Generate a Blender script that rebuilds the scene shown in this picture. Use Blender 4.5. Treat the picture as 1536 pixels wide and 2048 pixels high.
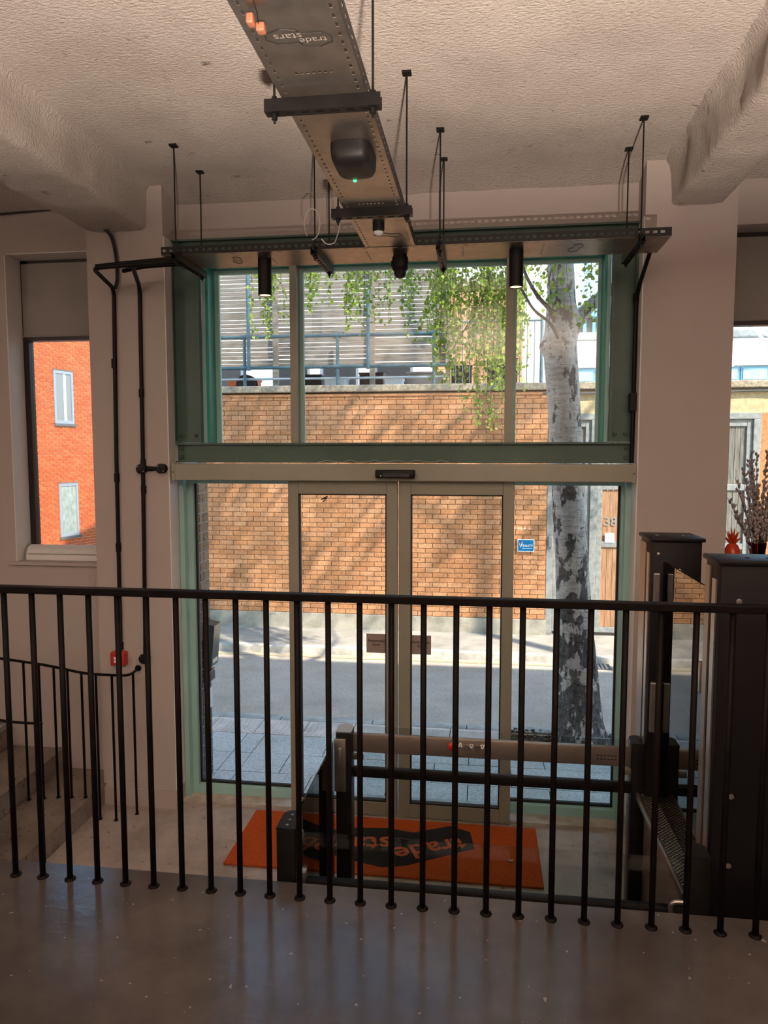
import bpy, bmesh, math, random
from mathutils import Vector, Matrix, noise
R = math.radians
random.seed(11)
for o in list(bpy.data.objects):
    bpy.data.objects.remove(o, do_unlink=True)
scene = bpy.context.scene
col = scene.collection

# ------------------------------------------------------------------ camera
cam_d = bpy.data.cameras.new('camera')
cam = bpy.data.objects.new('camera', cam_d)
col.objects.link(cam)
cam.location = (0, 0, 1.6)
cam.rotation_euler = (R(90 - 4.7), 0, R(7.6))
cam_d.sensor_fit = 'VERTICAL'
cam_d.sensor_height = 24
cam_d.lens = 1440 / 2048 * 24
cam_d.clip_start = 0.05
cam_d.clip_end = 200
scene.camera = cam

# ------------------------------------------------------------------ world, sun, exposure
world = bpy.data.worlds.new('world')
scene.world = world
world.use_nodes = True
wn = world.node_tree
wn.nodes.clear()
w_out = wn.nodes.new('ShaderNodeOutputWorld')
w_bg = wn.nodes.new('ShaderNodeBackground')
w_hsv = wn.nodes.new('ShaderNodeHueSaturation')
w_sky = wn.nodes.new('ShaderNodeTexSky')
w_sky.sky_type = 'NISHITA'
w_sky.sun_disc = False
w_sky.sun_elevation = R(44)
w_sky.sun_rotation = R(128)
w_sky.air_density = 1.0
w_sky.dust_density = 0.0
w_sky.ozone_density = 1.0
w_hsv.inputs['Saturation'].default_value = 1.1
w_hsv.inputs['Hue'].default_value = 0.485
w_bg.inputs['Strength'].default_value = 0.62
wn.links.new(w_sky.outputs[0], w_hsv.inputs['Color'])
wn.links.new(w_hsv.outputs[0], w_bg.inputs['Color'])
wn.links.new(w_bg.outputs[0], w_out.inputs['Surface'])

SUN_DIR = Vector((-1.3, 1.0, -1.6)).normalized()
sun_d = bpy.data.lights.new('sun', 'SUN')
sun_d.energy = 9.0
sun_d.angle = R(0.8)
sun_d.color = (1.0, 0.93, 0.82)
sun = bpy.data.objects.new('sun', sun_d)
col.objects.link(sun)
sun.rotation_euler = SUN_DIR.to_track_quat('-Z', 'Y').to_euler()
sun.location = (10, -10, 20)

vs = scene.view_settings
vs.view_transform = 'Standard'
vs.look = 'None'
vs.exposure = 0.3
vs.gamma = 1.0
vs.use_curve_mapping = False
INDOOR = 1.0          # factor for the unseen fill lamps added indoors

# ------------------------------------------------------------------ materials
def s2l(c):
    return tuple((x / 12.92 if x <= 0.04045 else ((x + 0.055) / 1.055) ** 2.4) for x in c)

def hexc(h):
    h = h.lstrip('#')
    return s2l(tuple(int(h[i:i + 2], 16) / 255 for i in (0, 2, 4)))

MATS = {}

class Mt:
    """A principled material with optional procedural variation."""
    def __init__(self, name, colr, rough=0.6, metal=0.0, spec=0.5):
        m = bpy.data.materials.new(name)
        m.use_nodes = True
        self.m = m
        self.nt = m.node_tree
        self.b = self.nt.nodes['Principled BSDF']
        self.c = colr if not isinstance(colr, str) else hexc(colr)
        self.b.inputs['Base Color'].default_value = (*self.c, 1)
        self.b.inputs['Roughness'].default_value = rough
        self.b.inputs['Metallic'].default_value = metal
        self.b.inputs['Specular IOR Level'].default_value = spec
        MATS[name] = m
        self._tc = None
    def N(self, t, **kw):
        n = self.nt.nodes.new(t)
        for k, v in kw.items():
            setattr(n, k, v)
        return n
    def L(self, a, b):
        self.nt.links.new(a, b)
    def coord(self):
        if self._tc is None:
            self._tc = self.N('ShaderNodeNewGeometry')
        return self._tc.outputs['Position']
    def noise(self, scale, detail=4, rough=0.55, stretch=None):
        n = self.N('ShaderNodeTexNoise')
        n.inputs['Scale'].default_value = scale
        n.inputs['Detail'].default_value = detail
        n.inputs['Roughness'].default_value = rough
        src = self.coord()
        if stretch:
            mp = self.N('ShaderNodeMapping')
            mp.inputs['Scale'].default_value = stretch
            self.L(src, mp.inputs['Vector'])
            src = mp.outputs[0]
        self.L(src, n.inputs['Vector'])
        return n.outputs['Fac']
    def ramp(self, fac, stops):
        r = self.N('ShaderNodeValToRGB')
        e = r.color_ramp.elements
        while len(e) < len(stops):
            e.new(0.5)
        for el, (p, c) in zip(e, stops):
            el.position = p
            c = hexc(c) if isinstance(c, str) else c
            el.color = (*c, 1) if len(c) == 3 else c
        self.L(fac, r.inputs['Fac'])
        return r.outputs['Color']
    def mix(self, fac, a, b, blend='MIX'):
        n = self.N('ShaderNodeMix', data_type='RGBA', blend_type=blend)
        if isinstance(fac, (int, float)):
            n.inputs[0].default_value = fac
        else:
            self.L(fac, n.inputs[0])
        for i, v in ((6, a), (7, b)):
            if isinstance(v, (tuple, list, str)):
                v = hexc(v) if isinstance(v, str) else v
                n.inputs[i].default_value = (*v, 1)
            else:
                self.L(v, n.inputs[i])
        return n.outputs[2]
    def color(self, sock):
        self.L(sock, self.b.inputs['Base Color'])
        return self
    def vary(self, scale=3, amt=0.15, detail=5, stretch=None):
        f = self.noise(scale, detail, stretch=stretch)
        a = tuple(max(0, x * (1 - amt)) for x in self.c)
        b = tuple(min(1, x * (1 + amt)) for x in self.c)
        return self.color(self.ramp(f, [(0.3, a), (0.7, b)]))
    def rough(self, sock_lo, sock_hi, scale=4):
        f = self.noise(scale, 4)
        mr = self.N('ShaderNodeMapRange')
        mr.inputs[1].default_value = 0.0
        mr.inputs[2].default_value = 1.0
        mr.inputs[3].default_value = sock_lo
        mr.inputs[4].default_value = sock_hi
        self.L(f, mr.inputs[0])
        self.L(mr.outputs[0], self.b.inputs['Roughness'])
        return self
    def bump(self, fac, strength=0.3, dist=0.01):
        b = self.N('ShaderNodeBump')
        b.inputs['Strength'].default_value = strength
        b.inputs['Distance'].default_value = dist
        self.L(fac, b.inputs['Height'])
        self.L(b.outputs[0], self.b.inputs['Normal'])
        return self

def glass_mat(name, tint=(1, 1, 1), ior=1.45, rough=0.0):
    m = bpy.data.materials.new(name)
    m.use_nodes = True
    nt = m.node_tree
    nt.nodes.clear()
    o = nt.nodes.new('ShaderNodeOutputMaterial')
    mx = nt.nodes.new('ShaderNodeMixShader')
    fr = nt.nodes.new('ShaderNodeFresnel')
    fr.inputs['IOR'].default_value = ior
    tr = nt.nodes.new('ShaderNodeBsdfTransparent')
    tr.inputs['Color'].default_value = (*tint, 1)
    gl = nt.nodes.new('ShaderNodeBsdfGlossy')
    gl.inputs['Roughness'].default_value = rough
    nt.links.new(fr.outputs[0], mx.inputs[0])
    nt.links.new(tr.outputs[0], mx.inputs[1])
    nt.links.new(gl.outputs[0], mx.inputs[2])
    nt.links.new(mx.outputs[0], o.inputs['Surface'])
    MATS[name] = m
    return m

def emit_mat(name, colr, strength):
    m = bpy.data.materials.new(name)
    m.use_nodes = True
    nt = m.node_tree
    nt.nodes.clear()
    o = nt.nodes.new('ShaderNodeOutputMaterial')
    e = nt.nodes.new('ShaderNodeEmission')
    e.inputs['Color'].default_value = (*colr, 1)
    e.inputs['Strength'].default_value = strength
    nt.links.new(e.outputs[0], o.inputs['Surface'])
    MATS[name] = m
    return m

# painted walls
m = Mt('wall_paint', (0.475, 0.42, 0.395), 0.75, spec=0.25).vary(1.2, 0.04)
m.bump(m.noise(160, 3), 0.06, 0.002)
m = Mt('reveal_daylight', (0.72, 0.70, 0.68), 0.5, spec=0.4).vary(2, 0.03)  # paler than the walls: daylight on the reveals put into the colour
# stippled ceiling
m = Mt('ceiling_stipple', (0.60, 0.53, 0.48), 0.85, spec=0.2)
st = m.ramp(m.noise(2.2, 6), [(0.3, (0.66, 0.585, 0.53)), (0.65, (0.80, 0.72, 0.655))])
dk = m.ramp(m.noise(9, 8, 0.7), [(0.29, (0.30, 0.30, 0.30)), (0.37, (1, 1, 1))])
m.color(m.mix(1.0, st, dk, 'MULTIPLY'))
m.bump(m.noise(58, 5, 0.66, stretch=(0.75, 1.25, 1)), 1.0, 0.04)
# polished concrete of the landing
m = Mt('polished_concrete', (0.13, 0.105, 0.09), 0.2, spec=0.5)
c1 = m.ramp(m.noise(1.6, 7, 0.6), [(0.28, (0.042, 0.034, 0.030)), (0.5, (0.075, 0.063, 0.056)), (0.75, (0.125, 0.106, 0.094))])
sp = m.ramp(m.noise(42, 1), [(0.745, (0, 0, 0)), (0.765, (1, 1, 1))])
sp2 = m.ramp(m.noise(60, 2), [(0.22, (1, 1, 1)), (0.25, (0, 0, 0))])
c2 = m.mix(sp, c1, (0.24, 0.20, 0.17))
c3 = m.mix(sp2, c2, (0.045, 0.036, 0.03))
m.color(c3)
m.rough(0.08, 0.30, 2.6)
m.bump(m.noise(5, 6, 0.6), 0.16, 0.012)
Mt('dark_bounce_cut', (0.12, 0.09, 0.075), 0.8)  # dark tone for the unseen right wall, to cut bounced light
# lower concrete floor, duller and paler
m = Mt('worn_concrete', (0.26, 0.215, 0.185), 0.4, spec=0.4)
c1 = m.ramp(m.noise(2.2, 8, 0.65), [(0.25, (0.21, 0.165, 0.14)), (0.5, (0.39, 0.33, 0.29)), (0.75, (0.55, 0.48, 0.43))])
sp2 = m.ramp(m.noise(30, 4), [(0.30, (1, 1, 1)), (0.36, (0, 0, 0))])
m.color(m.mix(sp2, c1, (0.10, 0.08, 0.065)))
m.rough(0.22, 0.5, 3)
m.bump(m.noise(20, 6), 0.12, 0.01)
m = Mt('step_concrete', (0.24, 0.195, 0.165), 0.5, spec=0.35)
c1 = m.ramp(m.noise(4, 8, 0.65), [(0.25, (0.16, 0.125, 0.10)), (0.75, (0.33, 0.275, 0.235))])
sp2 = m.ramp(m.noise(36, 4), [(0.33, (1, 1, 1)), (0.38, (0, 0, 0))])
m.color(m.mix(sp2, c1, (0.09, 0.07, 0.055)))
m.bump(m.noise(40, 5), 0.15, 0.006)

Mt('black_steel', (0.008, 0.007, 0.007), 0.45, spec=0.2).vary(14, 0.3)
Mt('rail_steel', (0.006, 0.004, 0.0035), 0.5, spec=0.10).vary(20, 0.4)
Mt('black_plastic', (0.010, 0.009, 0.009), 0.5, spec=0.25)
Mt('cabinet_black', (0.006, 0.005, 0.006), 0.45, spec=0.2)
Mt('tray_black', (0.010, 0.009, 0.009), 0.42, metal=0.0, spec=0.25).vary(9, 0.15)
Mt('tray_under', (0.25, 0.21, 0.175), 0.32, metal=0.85, spec=0.5).vary(11, 0.2)
Mt('zinc', (0.42, 0.40, 0.38), 0.35, metal=0.9).vary(30, 0.15)
Mt('stainless', (0.45, 0.40, 0.36), 0.32, metal=0.9).vary(60, 0.12, stretch=(0.3, 6, 6))
Mt('bronze_panel', (0.33, 0.27, 0.23), 0.36, metal=0.7).vary(60, 0.1, stretch=(0.3, 6, 6))
Mt('green_steel', (0.060, 0.115, 0.092), 0.42).vary(3, 0.1)
Mt('mint_frame', (0.36, 0.60, 0.57), 0.4).vary(3, 0.06)
Mt('teal_frame', (0.03, 0.34, 0.28), 0.4)
Mt('alu_grey_green', (0.30, 0.295, 0.235), 0.42, metal=0.15).vary(3, 0.06)
Mt('dark_frame', (0.025, 0.020, 0.019), 0.4)
Mt('gasket', (0.01, 0.01, 0.01), 0.6)
m = Mt('blind_fabric', (0.34, 0.32, 0.30), 0.85, spec=0.2).vary(4, 0.06)
Mt('white_plastic', (0.70, 0.69, 0.68), 0.4)
Mt('red_plastic', (0.55, 0.03, 0.025), 0.3)
Mt('copper', (0.42, 0.17, 0.10), 0.45, metal=0.3)
Mt('cable_grey', (0.42, 0.38, 0.35), 0.5)
Mt('cable_black', (0.012, 0.01, 0.01), 0.45)
m = Mt('mat_orange', (0.42, 0.075, 0.018), 0.95, spec=0.05)
m.color(m.ramp(m.noise(220, 3), [(0.3, (0.34, 0.055, 0.013)), (0.7, (0.64, 0.13, 0.034))]))
m.bump(m.noise(300, 2), 0.6, 0.006)
m = Mt('mat_dark', (0.03, 0.03, 0.032), 0.95, spec=0.05)
m.color(m.ramp(m.noise(220, 3), [(0.3, (0.016, 0.016, 0.018)), (0.7, (0.05, 0.048, 0.05))]))
m.bump(m.noise(300, 2), 0.6, 0.006)
Mt('rubber_black', (0.012, 0.012, 0.012), 0.9, spec=0.1)
m = Mt('checker_plate', (0.35, 0.33, 0.32), 0.3, metal=0.9)
wvs = []
for rz in (45, -45):
    mp = m.N('ShaderNodeMapping')
    mp.inputs['Rotation'].default_value = (0, 0, R(rz))
    m.L(m.coord(), mp.inputs['Vector'])
    wv = m.N('ShaderNodeTexWave')
    wv.inputs['Scale'].default_value = 22
    m.L(mp.outputs[0], wv.inputs['Vector'])
    wvs.append(wv)
mxn = m.N('ShaderNodeMath', operation='MULTIPLY')
m.L(wvs[0].outputs['Fac'], mxn.inputs[0])
m.L(wvs[1].outputs['Fac'], mxn.inputs[1])
m.color(m.ramp(mxn.outputs[0], [(0.25, (0.09, 0.08, 0.075)), (0.45, (0.55, 0.52, 0.5))]))
m.bump(mxn.outputs[0], 0.6, 0.005)
Mt('sticker_brown', (0.30, 0.24, 0.22), 0.5)
Mt('ink_black', (0.012, 0.012, 0.014), 0.6)
Mt('paper_white', (0.75, 0.74, 0.72), 0.7)
Mt('sign_blue', (0.008, 0.15, 0.34), 0.35)
Mt('sign_white', (0.85, 0.85, 0.85), 0.4)
Mt('lettering_pale', (0.30, 0.27, 0.24), 0.5)
Mt('lettering_orange', (0.50, 0.10, 0.027), 0.95)
Mt('icon_white', (0.9, 0.9, 0.88), 0.4)
emit_mat('led_green', (0.05, 1.0, 0.25), 3.0)
emit_mat('lamp_warm', (1.0, 0.60, 0.33), 2.2)
emit_mat('fill_globe', (1.0, 0.74, 0.55), 6.0 * INDOOR)  # glow of the unseen pendants added as fill
glass_mat('clear_glass', (0.95, 0.97, 0.96), 1.45)
glass_mat('lift_glass', (0.90, 0.93, 0.92), 1.45)
glass_mat('mirror_glass', (0.30, 0.32, 0.32), 2.6)
glass_mat('vase_glass', (0.72, 0.30, 0.24), 1.5, 0.05)
m = Mt('window_blue_glass', (0.30, 0.42, 0.45), 0.08, spec=0.8)

# exterior
def brick_mat(name, a, b, c, bump=0.25):
    m = Mt(name, a, 0.85, spec=0.2)
    oi = m.N('ShaderNodeObjectInfo')
    gi = m.N('ShaderNodeNewGeometry')
    ad = m.N('ShaderNodeMath', operation='ADD')
    fr = m.N('ShaderNodeMath', operation='FRACT')
    m.L(oi.outputs['Random'], ad.inputs[0])
    m.L(gi.outputs['Random Per Island'], ad.inputs[1])
    m.L(ad.outputs[0], fr.inputs[0])
    base = m.ramp(fr.outputs[0], [(0.0, a), (0.5, b), (1.0, c)])
    sp = m.ramp(m.noise(38, 5, 0.7), [(0.30, (0.45, 0.43, 0.42)), (0.52, (1, 1, 1)), (0.75, (1.15, 1.1, 1.05))])
    m.color(m.mix(1.0, base, sp, 'MULTIPLY'))
    m.bump(m.noise(70, 5), bump, 0.006)
    return m
brick_mat('brick_tan', (0.52, 0.225, 0.10), (0.57, 0.265, 0.125), (0.62, 0.31, 0.16))
brick_mat('brick_orange', (0.43, 0.080, 0.024), (0.48, 0.095, 0.030), (0.53, 0.12, 0.040), 0.1)
brick_mat('brick_pier', (0.30, 0.18, 0.11), (0.36, 0.23, 0.15), (0.24, 0.14, 0.09))
m = Mt('brick_glazed', (0.028, 0.040, 0.042), 0.16, spec=0.7).vary(12, 0.3)
Mt('mortar_tan', (0.50, 0.30, 0.175), 0.95, spec=0.1).vary(12, 0.2)
Mt('mortar_pale', (0.80, 0.62, 0.44), 0.95, spec=0.1)
Mt('mortar_grey', (0.42, 0.40, 0.38), 0.95, spec=0.1)
m = Mt('render_concrete', (0.42, 0.37, 0.30), 0.9, spec=0.15)
m.color(m.ramp(m.noise(5, 9, 0.7), [(0.25, (0.22, 0.185, 0.145)), (0.5, (0.40, 0.35, 0.28)), (0.78, (0.52, 0.46, 0.38))]))
m.bump(m.noise(50, 6), 0.3, 0.008)
m = Mt('coping_concrete', (0.36, 0.31, 0.25), 0.9, spec=0.15)
m.color(m.ramp(m.noise(24, 9, 0.75), [(0.3, (0.15, 0.11, 0.075)), (0.5, (0.38, 0.295, 0.21)), (0.7, (0.54, 0.44, 0.33))]))
m.bump(m.noise(60, 6), 0.35, 0.01)
m = Mt('lintel_tan', (0.60, 0.44, 0.25), 0.9, spec=0.15)
m.color(m.ramp(m.noise(14, 9, 0.75), [(0.3, (0.40, 0.28, 0.15)), (0.6, (0.62, 0.46, 0.27))]))
m = Mt('asphalt', (0.32, 0.28, 0.26), 0.9, spec=0.2)
m.color(m.mix(1.0, m.ramp(m.noise(1.3, 6), [(0.35, (0.46, 0.36, 0.28)), (0.65, (0.60, 0.47, 0.365))]),
              m.ramp(m.noise(90, 4), [(0.3, (0.6, 0.6, 0.6)), (0.7, (1.3, 1.3, 1.3))]), 'MULTIPLY'))
m.bump(m.noise(120, 4), 0.4, 0.01)
m = Mt('paving', (0.33, 0.33, 0.33), 0.8, spec=0.25)
m.color(m.mix(1.0, m.ramp(m.noise(2.5, 5), [(0.35, (0.50, 0.45, 0.40)), (0.65, (0.62, 0.56, 0.50))]),
              m.ramp(m.noise(75, 4), [(0.3, (0.62, 0.62, 0.62)), (0.6, (1.15, 1.15, 1.15))]), 'MULTIPLY'))
m.bump(m.noise(130, 4), 0.25, 0.004)
Mt('paving_joint', (0.10, 0.095, 0.09), 0.95, spec=0.1)
m = Mt('pavement_far_stone', (0.36, 0.31, 0.26), 0.85, spec=0.2).vary(4, 0.2)
Mt('tactile_stone', (0.70, 0.55, 0.46), 0.85, spec=0.2).vary(6, 0.2)
m = Mt('kerb_stone', (0.46, 0.41, 0.355), 0.85, spec=0.2).vary(9, 0.25)
m = Mt('soil', (0.13, 0.085, 0.055), 0.95, spec=0.1).vary(30, 0.6)
m.bump(m.noise(60, 6), 0.8, 0.03)
Mt('line_yellow', (0.46, 0.36, 0.20), 0.8).vary(30, 0.3)
m = Mt('timber_weathered', (0.30, 0.27, 0.235), 0.85, spec=0.2)
m.color(m.ramp(m.noise(10, 6, stretch=(0.4, 4, 6)), [(0.3, (0.13, 0.10, 0.078)), (0.7, (0.27, 0.215, 0.17))]))
m = Mt('gate_board', (0.42, 0.20, 0.10), 0.75, spec=0.25)
m.color(m.ramp(m.noise(5, 7, 0.65, stretch=(9, 9, 0.7)), [(0.25, (0.18, 0.095, 0.055)), (0.5, (0.40, 0.20, 0.105)), (0.75, (0.56, 0.33, 0.20))]))
m = Mt('gate_board_grey', (0.2, 0.17, 0.14), 0.85, spec=0.2)
m.color(m.ramp(m.noise(5, 7, 0.65, stretch=(9, 9, 0.7)), [(0.3, (0.09, 0.075, 0.06)), (0.7, (0.30, 0.27, 0.23))]))
m = Mt('gate_frame_grey', (0.27, 0.26, 0.245), 0.7).vary(14, 0.25)
Mt('blue_pipe', (0.05, 0.105, 0.125), 0.5).vary(14, 0.25)
Mt('blue_frame', (0.14, 0.34, 0.46), 0.45)
Mt('render_white', (0.82, 0.80, 0.77), 0.8, spec=0.2)
Mt('render_cream', (0.70, 0.62, 0.52), 0.8, spec=0.2).vary(2, 0.1)
Mt('dark_glass', (0.03, 0.035, 0.04), 0.1, spec=0.7)
Mt('grey_frame', (0.22, 0.24, 0.275), 0.45)
m = Mt('obscured_glass', (0.55, 0.62, 0.58), 0.25)
m.color(m.ramp(m.noise(6, 3, stretch=(3, 3, 1)), [(0.35, (0.17, 0.205, 0.19)), (0.65, (0.27, 0.31, 0.29))]))
m = Mt('reflecting_pane', (0.16, 0.165, 0.17), 0.3, spec=0.5)
Mt('slate_dark', (0.09, 0.085, 0.085), 0.7)
Mt('crate_orange', (0.62, 0.13, 0.03), 0.6).vary(20, 0.3)
Mt('aluminium', (0.55, 0.55, 0.55), 0.35, metal=0.8)
Mt('roof_grey', (0.30, 0.30, 0.31), 0.8)
# birch bark
m = Mt('birch_bark', (0.6, 0.56, 0.52), 0.8, spec=0.2)
gp = m.coord()
sx = m.N('ShaderNodeSeparateXYZ')
m.L(gp, sx.inputs[0])
mr = m.N('ShaderNodeMapRange')
mr.inputs[1].default_value = -0.6
mr.inputs[2].default_value = 1.4
mr.inputs[3].default_value = 0.535
mr.inputs[4].default_value = 0.425
m.L(sx.outputs['Z'], mr.inputs[0])
n1 = m.noise(6.5, 6, 0.62, stretch=(1.5, 1.5, 0.8))
cmp_ = m.N('ShaderNodeMath', operation='SUBTRACT')
m.L(n1, cmp_.inputs[0])
m.L(mr.outputs[0], cmp_.inputs[1])
edge = m.ramp(cmp_.outputs[0], [(0.0, (0, 0, 0)), (0.025, (1, 1, 1))])
bark = m.ramp(m.noise(9, 7, 0.7, stretch=(1, 1, 3.5)), [(0.3, (0.30, 0.26, 0.23)), (0.5, (0.46, 0.41, 0.37)), (0.75, (0.60, 0.56, 0.52))])
darkb = m.ramp(m.noise(22, 7, 0.7), [(0.3, (0.035, 0.03, 0.027)), (0.7, (0.17, 0.145, 0.13))])
dash = m.ramp(m.noise(11, 5, 0.6, stretch=(1, 1, 9)), [(0.34, (0.22, 0.20, 0.18)), (0.40, (1, 1, 1))])
m.color(m.mix(1.0, m.mix(edge, darkb, bark), dash, 'MULTIPLY'))
m.bump(n1, 0.8, 0.05)
Mt('branch_bark', (0.10, 0.075, 0.06), 0.85, spec=0.2).vary(20, 0.3)
def leaf_mat(name, a, b):
    mm = bpy.data.materials.new(name)
    mm.use_nodes = True
    nt = mm.node_tree
    nt.nodes.clear()
    o = nt.nodes.new('ShaderNodeOutputMaterial')
    mx = nt.nodes.new('ShaderNodeMixShader')
    mx.inputs[0].default_value = 0.45
    d = nt.nodes.new('ShaderNodeBsdfDiffuse')
    t = nt.nodes.new('ShaderNodeBsdfTranslucent')
    g = nt.nodes.new('ShaderNodeNewGeometry')
    oi = nt.nodes.new('ShaderNodeObjectInfo')
    ad = nt.nodes.new('ShaderNodeMath')
    ad.operation = 'ADD'
    fr = nt.nodes.new('ShaderNodeMath')
    fr.operation = 'FRACT'
    r = nt.nodes.new('ShaderNodeValToRGB')
    r.color_ramp.elements[0].color = (*a, 1)
    r.color_ramp.elements[1].color = (*b, 1)
    nt.links.new(g.outputs['Random Per Island'], ad.inputs[0])
    nt.links.new(oi.outputs['Random'], ad.inputs[1])
    nt.links.new(ad.outputs[0], fr.inputs[0])
    nt.links.new(fr.outputs[0], r.inputs[0])
    nt.links.new(r.outputs[0], d.inputs[0])
    nt.links.new(r.outputs[0], t.inputs[0])
    nt.links.new(d.outputs[0], mx.inputs[1])
    nt.links.new(t.outputs[0], mx.inputs[2])
    nt.links.new(mx.outputs[0], o.inputs[0])
    MATS[name] = mm
leaf_mat('birch_leaf', (0.15, 0.25, 0.04), (0.40, 0.48, 0.10))
Mt('catkin', (0.42, 0.36, 0.35), 0.9, spec=0.1).vary(60, 0.3)
Mt('twig_brown', (0.06, 0.04, 0.035), 0.8)
Mt('pineapple_orange', (0.70, 0.07, 0.02), 0.25).vary(30, 0.2)
Mt('number_metal', (0.30, 0.25, 0.21), 0.5)
Mt('red_dot', (0.7, 0.04, 0.03), 0.4)

# ------------------------------------------------------------------ mesh helpers
ORG = {}

class MB:
    def __init__(self):
        self.v, self.f = [], []
    def add(self, vs, fs):
        n = len(self.v)
        self.v += [Vector(p) for p in vs]
        self.f += [tuple(i + n for i in f) for f in fs]
        return self
    def box(self, x0, x1, y0, y1, z0, z1):
        return self.add([(x0, y0, z0), (x1, y0, z0), (x1, y1, z0), (x0, y1, z0),
                         (x0, y0, z1), (x1, y0, z1), (x1, y1, z1), (x0, y1, z1)],
                        [(3, 2, 1, 0), (4, 5, 6, 7), (0, 1, 5, 4), (1, 2, 6, 5), (2, 3, 7, 6), (3, 0, 4, 7)])
    def rbox(self, x0, x1, y0, y1, z0, z1, r, seg=3):
        bm = bmesh.new()
        bmesh.ops.create_cube(bm, size=1)
        for v in bm.verts:
            v.co = Vector((x0 + (v.co.x + .5) * (x1 - x0), y0 + (v.co.y + .5) * (y1 - y0), z0 + (v.co.z + .5) * (z1 - z0)))
        bmesh.ops.bevel(bm, geom=bm.edges[:], offset=r, segments=seg, affect='EDGES', profile=0.5)
        bm.verts.index_update()
        self.add([v.co.copy() for v in bm.verts], [tuple(v.index for v in f.verts) for f in bm.faces])
        bm.free()
        return self
    def tube(self, pts, r, n=10, cap=True):
        """Sweep a circle along a path; r is a number or one per point."""
        pts = [Vector(p) for p in pts]
        rs = r if isinstance(r, (list, tuple)) else [r] * len(pts)
        base = len(self.v)
        prev = None
        for i, p in enumerate(pts):
            d = (pts[min(i + 1, len(pts) - 1)] - pts[max(i - 1, 0)])
            d = d.normalized() if d.length > 1e-9 else Vector((0, 0, 1))
            if prev is None:
                a = Vector((0, 0, 1)) if abs(d.z) < 0.9 else Vector((1, 0, 0))
                u = d.cross(a).normalized()
            else:
                u = prev - d * prev.dot(d)
                u = u.normalized() if u.length > 1e-6 else d.orthogonal().normalized()
            prev = u
            w = d.cross(u)
            for k in range(n):
                t = 2 * math.pi * k / n
                self.v.append(p + (u * math.cos(t) + w * math.sin(t)) * rs[i])
        for i in range(len(pts) - 1):
            for k in range(n):
                a = base + i * n + k
                b = base + i * n + (k + 1) % n
                self.f.append((a, b, b + n, a + n))
        if cap:
            self.f.append(tuple(base + k for k in range(n))[::-1])
            e = base + (len(pts) - 1) * n
            self.f.append(tuple(e + k for k in range(n)))
        return self
    def lathe(self, c, prof, n=24, axis='z'):
        """prof: list of (radius, height) along the axis from c."""
        c = Vector(c)
        base = len(self.v)
        for r, h in prof:
            for k in range(n):
                t = 2 * math.pi * k / n
                if axis == 'z':
                    p = (r * math.cos(t), r * math.sin(t), h)
                elif axis == 'y':
                    p = (r * math.cos(t), h, r * math.sin(t))
                else:
                    p = (h, r * math.cos(t), r * math.sin(t))
                self.v.append(c + Vector(p))
        for i in range(len(prof) - 1):
            for k in range(n):
                a = base + i * n + k
                b = base + i * n + (k + 1) % n
                self.f.append((a, b, b + n, a + n))
        self.f.append(tuple(base + k for k in range(n))[::-1])
        e = base + (len(prof) - 1) * n
        self.f.append(tuple(e + k for k in range(n)))
        return self
    def prism(self, poly, h, axis='z', base=0.0):
        """Extrude a 2D polygon: axis z -> (x,y), y -> (x,z), x -> (y,z)."""
        n = len(poly)
        def P(a, b, t):
            return {'z': (a, b, t), 'y': (a, t, b), 'x': (t, a, b)}[axis]
        vs = [P(a, b, base) for a, b in poly] + [P(a, b, base + h) for a, b in poly]
        fs = [tuple(range(n))[::-1], tuple(range(n, 2 * n))] + [(i, (i + 1) % n, (i + 1) % n + n, i + n) for i in range(n)]
        return self.add(vs, fs)
    def mesh(self, name, off=Vector((0, 0, 0))):
        me = bpy.data.meshes.new(name)
        me.from_pydata([tuple(v - off) for v in self.v], [], self.f)
        me.validate()
        bm = bmesh.new()
        bm.from_mesh(me)
        bmesh.ops.recalc_face_normals(bm, faces=bm.faces)
        bm.to_mesh(me)
        bm.free()
        return me
    def build(self, name, mat, parent=None, smooth=False, bevel=0.0):
        off = ORG.get(parent, Vector((0, 0, 0))) if parent else Vector((0, 0, 0))
        loc = Vector((0, 0, 0))
        if parent is None and self.v:                     # origin at the base centre
            xs = [v.x for v in self.v]; ys = [v.y for v in self.v]; zs = [v.z for v in self.v]
            off = Vector(((min(xs) + max(xs)) / 2, (min(ys) + max(ys)) / 2, min(zs)))
            loc = off
        me = self.mesh(name, off)
        o = bpy.data.objects.new(name, me)
        col.objects.link(o)
        o.location = loc
        me.materials.append(MATS[mat])
        if smooth:
            for p in me.polygons:
                p.use_smooth = True
            try:
                me.set_sharp_from_angle(angle=R(40))
            except Exception:
                pass
        if parent:
            o.parent = parent
        ORG[o] = off
        if bevel:
            b = o.modifiers.new('bevel', 'BEVEL')
            b.width = bevel
            b.segments = 2
            b.limit_method = 'ANGLE'
        return o

def tag(o, label=None, cat=None, group=None, kind=None):
    if label: o['label'] = label
    if cat: o['category'] = cat
    if group: o['group'] = group
    if kind: o['kind'] = kind
    return o

def thing(name, loc, label, cat, group=None, rz=0.0):
    o = bpy.data.objects.new(name, None)
    col.objects.link(o)
    o.empty_display_size = 0.1
    o.location = loc
    ORG[o] = Vector(loc)
    if rz:
        o.rotation_euler = (0, 0, rz)
        ORG[o] = Vector((0, 0, 0))
    return tag(o, label, cat, group)

def struct(name, mb, mat, smooth=False, label=None):
    o = mb.build(name, mat, None, smooth)
    tag(o, label, None, None, 'structure')
    return o

def box(*a):
    return MB().box(*a)

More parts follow.
